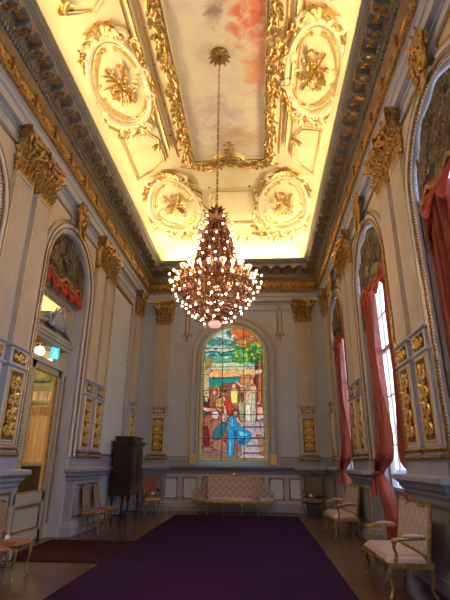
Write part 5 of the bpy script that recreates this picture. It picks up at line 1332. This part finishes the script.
def make_settee(w=.66, dep=.56, seat=.40, back=1.05, fab='mauve', wood='gilt_chair', nm='settee', arms=True, backbot=.46):
    """small gilt armed settee facing local -y"""
    r = empty(nm)
    fy, by = -dep / 2, dep / 2
    for sx in (-1, 1):
        b = MB(); cab_leg(b, sx * (w - .04), fy + .03, seat - .08, (sx, -1)); b.leaf((sx * (w - .04), fy, seat - .1), (0, -.2, -1), (0, -1, 0), .12, .04, .6, 2, 5); b.build('leg', wood, r)
        b = MB(); cab_leg(b, sx * (w - .06), by - .03, seat - .08, (sx * .5, 1)); b.build('leg', wood, r)
    b = MB()                                                      # carved seat rail, serpentine below
    n = 28
    def rail(u, v):
        x = -w + 2 * w * u; z = (seat - .01) - v * (.065 + .03 * abs(cos(2 * pi * u * 1.0)) ** 2 + .02 * sin(pi * u)); return (x, fy - .012 - .012 * sin(pi * v), z)
    b.grid(rail, n, 4)
    b.box(-w, w, fy, by, seat - .075, seat - .01)
    for i in range(-3, 4):
        x = i * w * .27; b.leaf((x, fy - .02, seat - .06), (1 if i > 0 else -1, -.2, .0), (0, -1, 0), .11, .025, .8, 2, 4)
    b.rosette((0, fy - .025, seat - .065), .05, (0, -1, 0), 6)
    b.build('seat_frame', wood, r)
    b = MB()
    def cush(u, v):
        x = -w + .02 + 2 * (w - .02) * u; y = fy + .0 + (dep - .06) * v
        e = min(1, 9 * min(u, 1 - u) * w / .6) * min(1, 7 * min(v, 1 - v)); return (x, y, seat - .01 + .075 * sqrt(max(0, 1 - (1 - e) ** 2)))
    b.grid(cush, 26, 16); b.build('seat', fab, r)
    lean = .16
    top = crest(w - .035, back - .07, .055)
    ins = [(-w + .035, backbot)] + top + [(w - .035, backbot)]
    b = MB(); outline_slab(b, ins, by - .075, by - .02, lean); bk = b.build('backrest', fab, r, bevel=.012)
    b = MB()
    ol = [(-w + .02, backbot - .02)] + [(x * 1.03, z + .02) for x, z in top] + [(w - .02, backbot - .02)]
    b.tube([(x, by - .05 + lean * (z - .4), z) for x, z in ol], .021, 7, closed=True)
    for sx in (-1, 1): b.tube([(sx * (w - .04), by - .03, seat - .08), (sx * (w - .03), by - .045, backbot), (sx * (w - .02), by - .05 + lean * .3, .7)], .022, 6)
    for sx in (-1, 0, 1):
        c_ = (sx * (w - .08), by - .06 + lean * (back - .44), back + (.01 if sx == 0 else -.03))
        b.rosette(c_, .045, (0, -1, .2), 5)
        for q in (-1, 1): b.leaf(c_, (q, 0, .12), (0, -1, 0), .14, .028, .7, 2, 5)
    b.build('back_frame', wood, r)
    if arms:
        for sx in (-1, 1):
            b = MB()
            b.tube([(sx * (w - .02), by - .06, .66), (sx * (w + .0), .05, .655), (sx * (w + .01), fy + .20, .655), (sx * (w + .02), fy + .10, .64), (sx * (w + .025), fy + .075, .61)], [.02, .022, .024, .028, .022], 7)
            b.tube([(sx * (w + .01), fy + .12, .64), (sx * (w + .01), fy + .09, .56), (sx * (w - .005), fy + .12, .48), (sx * (w - .03), fy + .10, seat - .02)], [.024, .02, .019, .024], 7)
            b.ball((sx * (w + .025), fy + .085, .63), .032, nu=8, nv=5)
            a = b.build('armrest', wood, r)
            p = MB(); p.ball((sx * w, .06, .685), 1, (.042, .15, .026), 12, 8); p.build('arm_pad', fab, a)
    return r
st = make_settee(); st.location = (1.86, 7.06, 0); st.rotation_euler = (0, 0, -pi / 2)
tag(st, 'nearest gilt settee with mauve zigzag upholstery, at lower right against the wall', 'settee', 'gilt settees along the right wall')
s2 = copy_tree(st); s2.location = (1.92, 11.70, 0); s2.rotation_euler = (0, 0, -pi / 2 + .03)
tag(s2, 'farther gilt settee with pale upholstery between the two tied red curtains', 'settee', 'gilt settees along the right wall')

# long sofa with wing seats
def make_sofa():
    r = empty('sofa', (-.82, 15.42, 0), 0, 'long mauve damask sofa with angled end seats under the stained glass window', 'sofa')
    w, W2 = .80, 1.32
    b = MB()
    for x in (-1.16, -.78, -.28, .28, .78, 1.16): 
        b = MB(); cab_leg(b, x, -.30 if abs(x) < 1 else -.16, .34, (0 if abs(x) < .5 else (1 if x > 0 else -1), -1), .9); b.build('leg', 'gilt_chair', r)
    for x in (-.78, .78):
        b = MB(); cab_leg(b, x, .22, .34, (0, 1), .9); b.build('leg', 'gilt_chair', r)
    b = MB(); pts = [(-W2, .10), (-W2 + .05, -.14), (-w - .02, -.34), (w + .02, -.34), (W2 - .05, -.14), (W2, .10), (w, .26), (-w, .26)]
    n = len(pts); b.add([(x, y, z) for z in (.32, .40) for x, y in pts], [tuple(range(n)), tuple(range(n, 2 * n))] + [(i, (i + 1) % n, n + (i + 1) % n, n + i) for i in range(n)])
    for i in range(17):
        x = -1.0 + i * .125; y = -.35 if abs(x) < w else -.28; b.leaf((x, y, .36), (1 if i % 2 else -1, -.1, -.2), (0, -1, 0), .10, .026, .8, 2, 4)
    b.build('seat_frame', 'gilt_chair', r, smooth=False)
    b = MB(); 
    def cs_(u, v):
        x = -w + 2 * w * u; y = -.34 + .50 * v; e = min(1, 10 * min(u, 1 - u)) * min(1, 6 * min(v, 1 - v)); return (x, y, .40 + .07 * sqrt(max(0, 1 - (1 - e) ** 2)))
    b.grid(cs_, 26, 12); b.build('seat', 'mauve', r)
    top = crest(w, 1.06, .07, 30, 1)
    b = MB(); outline_slab(b, [(-w, .42)] + top + [(w, .42)], .12, .19, .10); b.build('backrest', 'mauve', r, bevel=.012)
    b = MB(); b.tube([(x, .13 + .10 * (z - .4), z + .01) for x, z in top], .024, 7)
    for sx in (-1, 0, 1):
        c_ = (sx * w * .98, .12 + .065, 1.13 if sx == 0 else 1.08); b.rosette(c_, .06, (0, -1, .2), 6)
        for q in (-1, 1): b.leaf(c_, (q, 0, .1), (0, -1, 0), .22, .035, .7, 2, 6)
    b.build('crest_rail', 'gilt_chair', r)
    for sx in (-1, 1):
        # tall wing dividing centre and end seats, sweeping down to the outer end
        b = MB(); ol = [(0.0, .42), (0.0, 1.06), (.10, 1.05), (.17, .86), (.30, .72), (.46, .64), (.54, .52), (.54, .42)]
        n = len(ol); v = []
        for dy in (0, .07):
            for a, z in ol:
                t = a / .54; v.append((sx * (w - .02 + a * .98), .10 + dy - .10 * t * 0 + (-.18 * (1 - t) * (1 if z < 1.2 else 0)) * 0 + .02, z))
        b.add(v, [tuple(range(n)), tuple(range(n, 2 * n))] + [(i, (i + 1) % n, n + (i + 1) % n, n + i) for i in range(n)])
        b.build('end_back', 'mauve', r, bevel=.01)
        b = MB(); ol2 = [(-.32, .42), (-.33, .62), (-.22, .72), (-.08, .90), (.10, 1.07), (.16, 1.05), (.16, .42)]; n = len(ol2)
        b.add([(sx * (w + q), y, z) for q in (-.03, .03) for y, z in ol2], [tuple(range(n)), tuple(range(n, 2 * n))] + [(i, (i + 1) % n, n + (i + 1) % n, n + i) for i in range(n)])
        wg = b.build('wing', 'mauve', r, bevel=.012)
        b = MB(); b.tube([(sx * w, y - .01, z + .012) for y, z in ol2[:6]], .02, 6); b.tube([(sx * (w + a * .98), .13, z + .012) for a, z in ol[1:7]], .02, 6); b.build('wing_trim', 'gilt_chair', wg)
        b = MB()
        def es(u, v, sx=sx):
            x = w + .03 + (.46) * u; yf = -.32 + .20 * u; y = yf + (.12 - yf + .02) * v; e = min(1, 6 * min(u, 1 - u)) * min(1, 6 * min(v, 1 - v)); return (sx * x, y, .40 + .06 * sqrt(max(0, 1 - (1 - e) ** 2)))
        b.grid(es, 12, 12); b.build('end_seat', 'mauve', r)
    return r
make_sofa()
def paper_tag(loc, rz, label, w=.08, h=.055):
    r = MB(); r.add([(-w / 2, -.012, 0), (w / 2, -.012, 0), (w / 2, .0, h), (-w / 2, .0, h), (-w / 2, .012, 0), (w / 2, .012, 0)], [(0, 1, 2, 3), (3, 2, 5, 4), (0, 3, 4), (1, 5, 2)])
    o = r.build('paper_notice', 'paper', None, smooth=False); o.location = loc; o.rotation_euler = (0, 0, rz); tag(o, label, 'notice', 'little folded notices on the seats')
paper_tag((-.80, 15.60, 1.145), 0, 'small white notice on the crest of the long sofa')

# corner armchairs and side chairs
a1 = make_settee(.25, .48, .44, 1.10, 'redbrocade', 'gilt_dim', 'armchair', True, .58)
a1.location = (-3.45, 15.28, 0); a1.rotation_euler = (0, 0, .5); tag(a1, 'gilt armchair with red brocade back in the far left corner beside the cabinet', 'armchair', 'corner armchairs')
a2 = make_settee(.31, .50, .44, 1.16, 'wood_brown', 'wood_brown', 'armchair', True, .56)
a2.location = (1.72, 15.42, 0); a2.rotation_euler = (0, 0, -.25); tag(a2, 'dark wooden armchair with gilt arms in the far right corner', 'armchair', 'corner armchairs')
for o in a2.children:
    if o.name.startswith(('armrest', 'leg')): 
        o.data.materials[0] = M['gilt_dim']
paper_tag((-3.36, 15.16, .535), .3, 'bluish notice on the seat of the red armchair in the far left corner', .10, .08)
paper_tag((1.62, 15.28, .535), -.2, 'white notice on the seat of the dark armchair in the far right corner', .10, .07)
def make_chair():
    r = empty('side_chair'); w, dep, seat = .235, .44, .44; fy, by = -dep / 2, dep / 2
    for sx in (-1, 1):
        b = MB(); cab_leg(b, sx * (w - .03), fy + .03, seat - .05, (sx, -1), .8); b.build('leg', 'gilt_dim', r)
        b = MB(); cab_leg(b, sx * (w - .05), by - .03, seat - .05, (sx * .5, 1), .75); b.build('leg', 'gilt_dim', r)
    b = MB(); b.box(-w, w, fy, by, seat - .055, seat - .005)
    for i in range(-2, 3): b.leaf((i * .08, fy - .005, seat - .03), (1 if i > 0 else -1, -.1, 0), (0, -1, 0), .08, .02, .8, 1, 4)
    b.build('seat_frame', 'gilt_dim', r, bevel=.01)
    b = MB(); b.grid(lambda u, v: (-w + .01 + 2 * (w - .01) * u, fy + .01 + (dep - .04) * v, seat - .006 + .04 * sqrt(max(0, 1 - (1 - min(1, 6 * min(u, 1 - u, v, 1 - v))) ** 2))), 14, 14); b.build('seat', 'tan', r)
    top = crest(.17, .93, .05, 16, 1)
    b = MB(); outline_slab(b, [(-.16, .56)] + top + [(.16, .56)], by - .05, by - .02, .14); b.build('backrest', 'peach', r, bevel=.006)
    b = MB(); b.tube([(x * 1.06, by - .035 + .14 * (z - .4), z) for x, z in [(-.165, .54)] + [(x, z + .015) for x, z in top] + [(.165, .54)]], .017, 6, closed=True)
    for sx in (-1, 1): b.tube([(sx * (w - .05), by - .03, seat - .05), (sx * .19, by - .03, .52), (sx * .175, by - .01, .60)], .017, 6)
    b.rosette((0, by - .05 + .14 * .55, .99), .04, (0, -1, 0), 5); b.build('back_frame', 'gilt_dim', r)
    b = MB(); b.tube([(-w + .05, 0, .16), (w - .05, 0, .16)], .012, 5); b.tube([(-w + .05, fy + .04, .16), (-w + .05, by - .05, .16)], .012, 5); b.tube([(w - .05, fy + .04, .16), (w - .05, by - .05, .16)], .012, 5); b.build('stretcher', 'gilt_dim', r)
    return r
c0 = make_chair()
for i, (x, y, rz, lb) in enumerate(((-3.56, 6.92, pi / 2, 'gilt side chair at the lower left edge, the farther of the two nearest chairs'), (-3.56, 6.28, pi / 2, 'gilt side chair cut off by the lower left corner of the photo'),
                                    (-3.80, 11.05, pi / 2, 'side chair with peach back right beyond the left door, nearer of two'), (-3.80, 11.80, pi / 2, 'side chair with peach back next to the dark cabinet'))):
    o = c0 if i == 0 else copy_tree(c0); o.location = (x, y, 0); o.rotation_euler = (0, 0, rz); tag(o, lb, 'chair', 'gilt side chairs along the left wall')
paper_tag((-3.62, 6.92, .476), 1.2, 'white notice on the seat of the near side chair at the left edge', .07, .05)
paper_tag((2.06, 7.06, 1.0), -pi / 2, 'tiny white notice on the back of the nearest gilt settee', .05, .05)

# dark carved cabinet on a stand, left corner
cb = empty('tall_cabinet', (-3.93, 13.85, 0), pi / 2, 'tall dark carved wooden cabinet on a stand in the far left corner', 'cabinet')
b = MB(); b.box(-.56, .56, -.32, .24, .72, 1.96); b.build('body', 'wood_dark', cb, bevel=.01)
b = MB(); b.box(-.60, .60, -.38, .26, 1.96, 2.02); b.box(-.62, .62, -.42, .28, 2.02, 2.08); b.box(-.52, .52, -.30, .22, 2.08, 2.18); b.box(-.56, .56, -.34, .24, 2.18, 2.22); b.build('cornice', 'wood_dark', cb, bevel=.008)
for sg in (-1, 1):
    b = MB(); x0, x1 = (-.53, -.02) if sg < 0 else (.02, .53); b.box(x0, x1, -.345, -.32, .80, 1.90); d_ = b.build('door', 'wood_brown', cb, bevel=.005)
    b = MB(); b.sweep([(x0 + .08, -.345, .92), (x1 - .08, -.345, .92), (x1 - .08, -.345, 1.78), (x0 + .08, -.345, 1.78)], [(-.02, 0), (-.02, .018), (.02, .018), (.02, 0)], (0, -1, 0), closed=True); b.build('door_panel', 'wood_dark', d_)
    b = MB(); b.ball((sg * .05, -.36, 1.36), .014, nu=8, nv=5); b.build('knob', 'gilt_dim', d_)
b = MB(); b.box(-.58, .58, -.34, .25, .62, .72); b.build('stand_top', 'wood_dark', cb, bevel=.006)
for x in (-.52, .52):
    for y in (-.28, .19):
        b = MB(); b.lathe([(.04, 0), (.045, .06), (.028, .10), (.035, .30), (.024, .42), (.04, .52), (.04, .62)], (x, y, 0), 10); b.build('leg', 'wood_dark', cb)
b = MB(); b.box(-.55, .55, -.05, -.01, .10, .14); b.box(-.54, -.50, -.28, .19, .10, .14); b.box(.50, .54, -.28, .19, .10, .14); b.build('stretcher', 'wood_dark', cb)

# ================================================================= light
def area(name, loc, rot, sx, sy, power, col, portal=False, spread=None):
    l = bpy.data.lights.new(name, 'AREA'); l.shape = 'RECTANGLE'; l.size = sx; l.size_y = sy; l.energy = power; l.color = col
    if portal: l.cycles.is_portal = True
    if spread: l.spread = spread
    o = bpy.data.objects.new(name, l); COL.objects.link(o); o.location = loc; o.rotation_euler = rot; return o
COVE = (1.0, .79, .46)
LEN = YB - YF - 1.4
for nm, loc, sx, sy in (('cove_light_left', (XL + .33, (YB + YF) / 2, 8.87), .12, LEN), ('cove_light_right', (XR - .33, (YB + YF) / 2, 8.87), .12, LEN),
                        ('cove_light_back', (CX, YB - .33, 8.87), XR - XL - 1.4, .12), ('cove_light_front', (CX, YF + .33, 8.87), XR - XL - 1.4, .12)):
    tilt = {'left': (pi, radians(50), 0), 'right': (pi, radians(-50), 0), 'back': (pi + radians(25), 0, 0), 'front': (pi - radians(50), 0, 0)}[nm.split('_')[-1]]
    area(nm, loc, tilt, sx, sy, PW_COVE * max(sx, sy) * (2.2 if nm.endswith('back') else 1), COVE, spread=radians(180 if nm.endswith('back') else 115))
for c in WIN_Y: area('window_portal', (XR + .5, c, 3.8), (0, pi / 2, 0), 5.4, 2.3, 1, (1, 1, 1), portal=True)
for k in range(6):
    g = 2 * pi * k / 6
    l = bpy.data.lights.new('chandelier_light', 'POINT'); l.energy = PW_CH; l.color = (1, .70, .42); l.shadow_soft_size = .02
    o = bpy.data.objects.new('chandelier_light', l); COL.objects.link(o); o.location = (HX + .80 * cos(g), HY + .80 * sin(g), 4.56)
l = bpy.data.lights.new('annex_light', 'POINT'); l.energy = 260; l.color = (1, .78, .42); l.shadow_soft_size = .2
o = bpy.data.objects.new('annex_light', l); COL.objects.link(o); o.location = (-7.4, 12.0, 5.2)
l = bpy.data.lights.new('annex_far_light', 'POINT'); l.energy = 40; l.color = (1, .80, .48); l.shadow_soft_size = .1
o = bpy.data.objects.new('annex_far_light', l); COL.objects.link(o); o.location = (-8.1, 16.6, 4.9)

w = bpy.data.worlds.new('sky'); S.world = w; w.use_nodes = True; nt = w.node_tree; bg = nt.nodes['Background']
tc = nt.nodes.new('ShaderNodeTexCoord'); sx = nt.nodes.new('ShaderNodeSeparateXYZ'); nt.links.new(tc.outputs['Generated'], sx.inputs[0])
nt.links.new(ramp(nt, sx.outputs[2], [(.0, (.45, .50, .55)), (.05, (.80, .88, 1.0)), (.6, (.52, .68, 1.0))]), bg.inputs['Color']); bg.inputs['Strength'].default_value = SKY

# ================================================================= camera
cam = bpy.data.cameras.new('camera'); cam.sensor_fit = 'VERTICAL'; cam.sensor_height = 24; cam.lens = 24 * 443.2505 / 600; cam.clip_start = .05
co = bpy.data.objects.new('camera', cam); COL.objects.link(co)
Fv = Vector((-0.069068, 0.937076, 0.342226)); Rv = Vector((0.997484, 0.070359, 0.008657)); Uv = Vector((0.015967, -0.341962, 0.939578))
mt = Matrix((Rv, Uv, -Fv)).transposed().to_4x4(); mt.translation = (0, 0, 1.55); co.matrix_world = mt
S.camera = co
S.view_settings.view_transform = 'Standard'; S.view_settings.look = 'None'; S.view_settings.gamma = 1; S.view_settings.use_curve_mapping = False
S.view_settings.exposure = EXPO
S.cycles.max_bounces = 8; S.cycles.diffuse_bounces = 4; S.cycles.transparent_max_bounces = 12; S.cycles.sample_clamp_indirect = 4
S.cycles.use_denoising = True
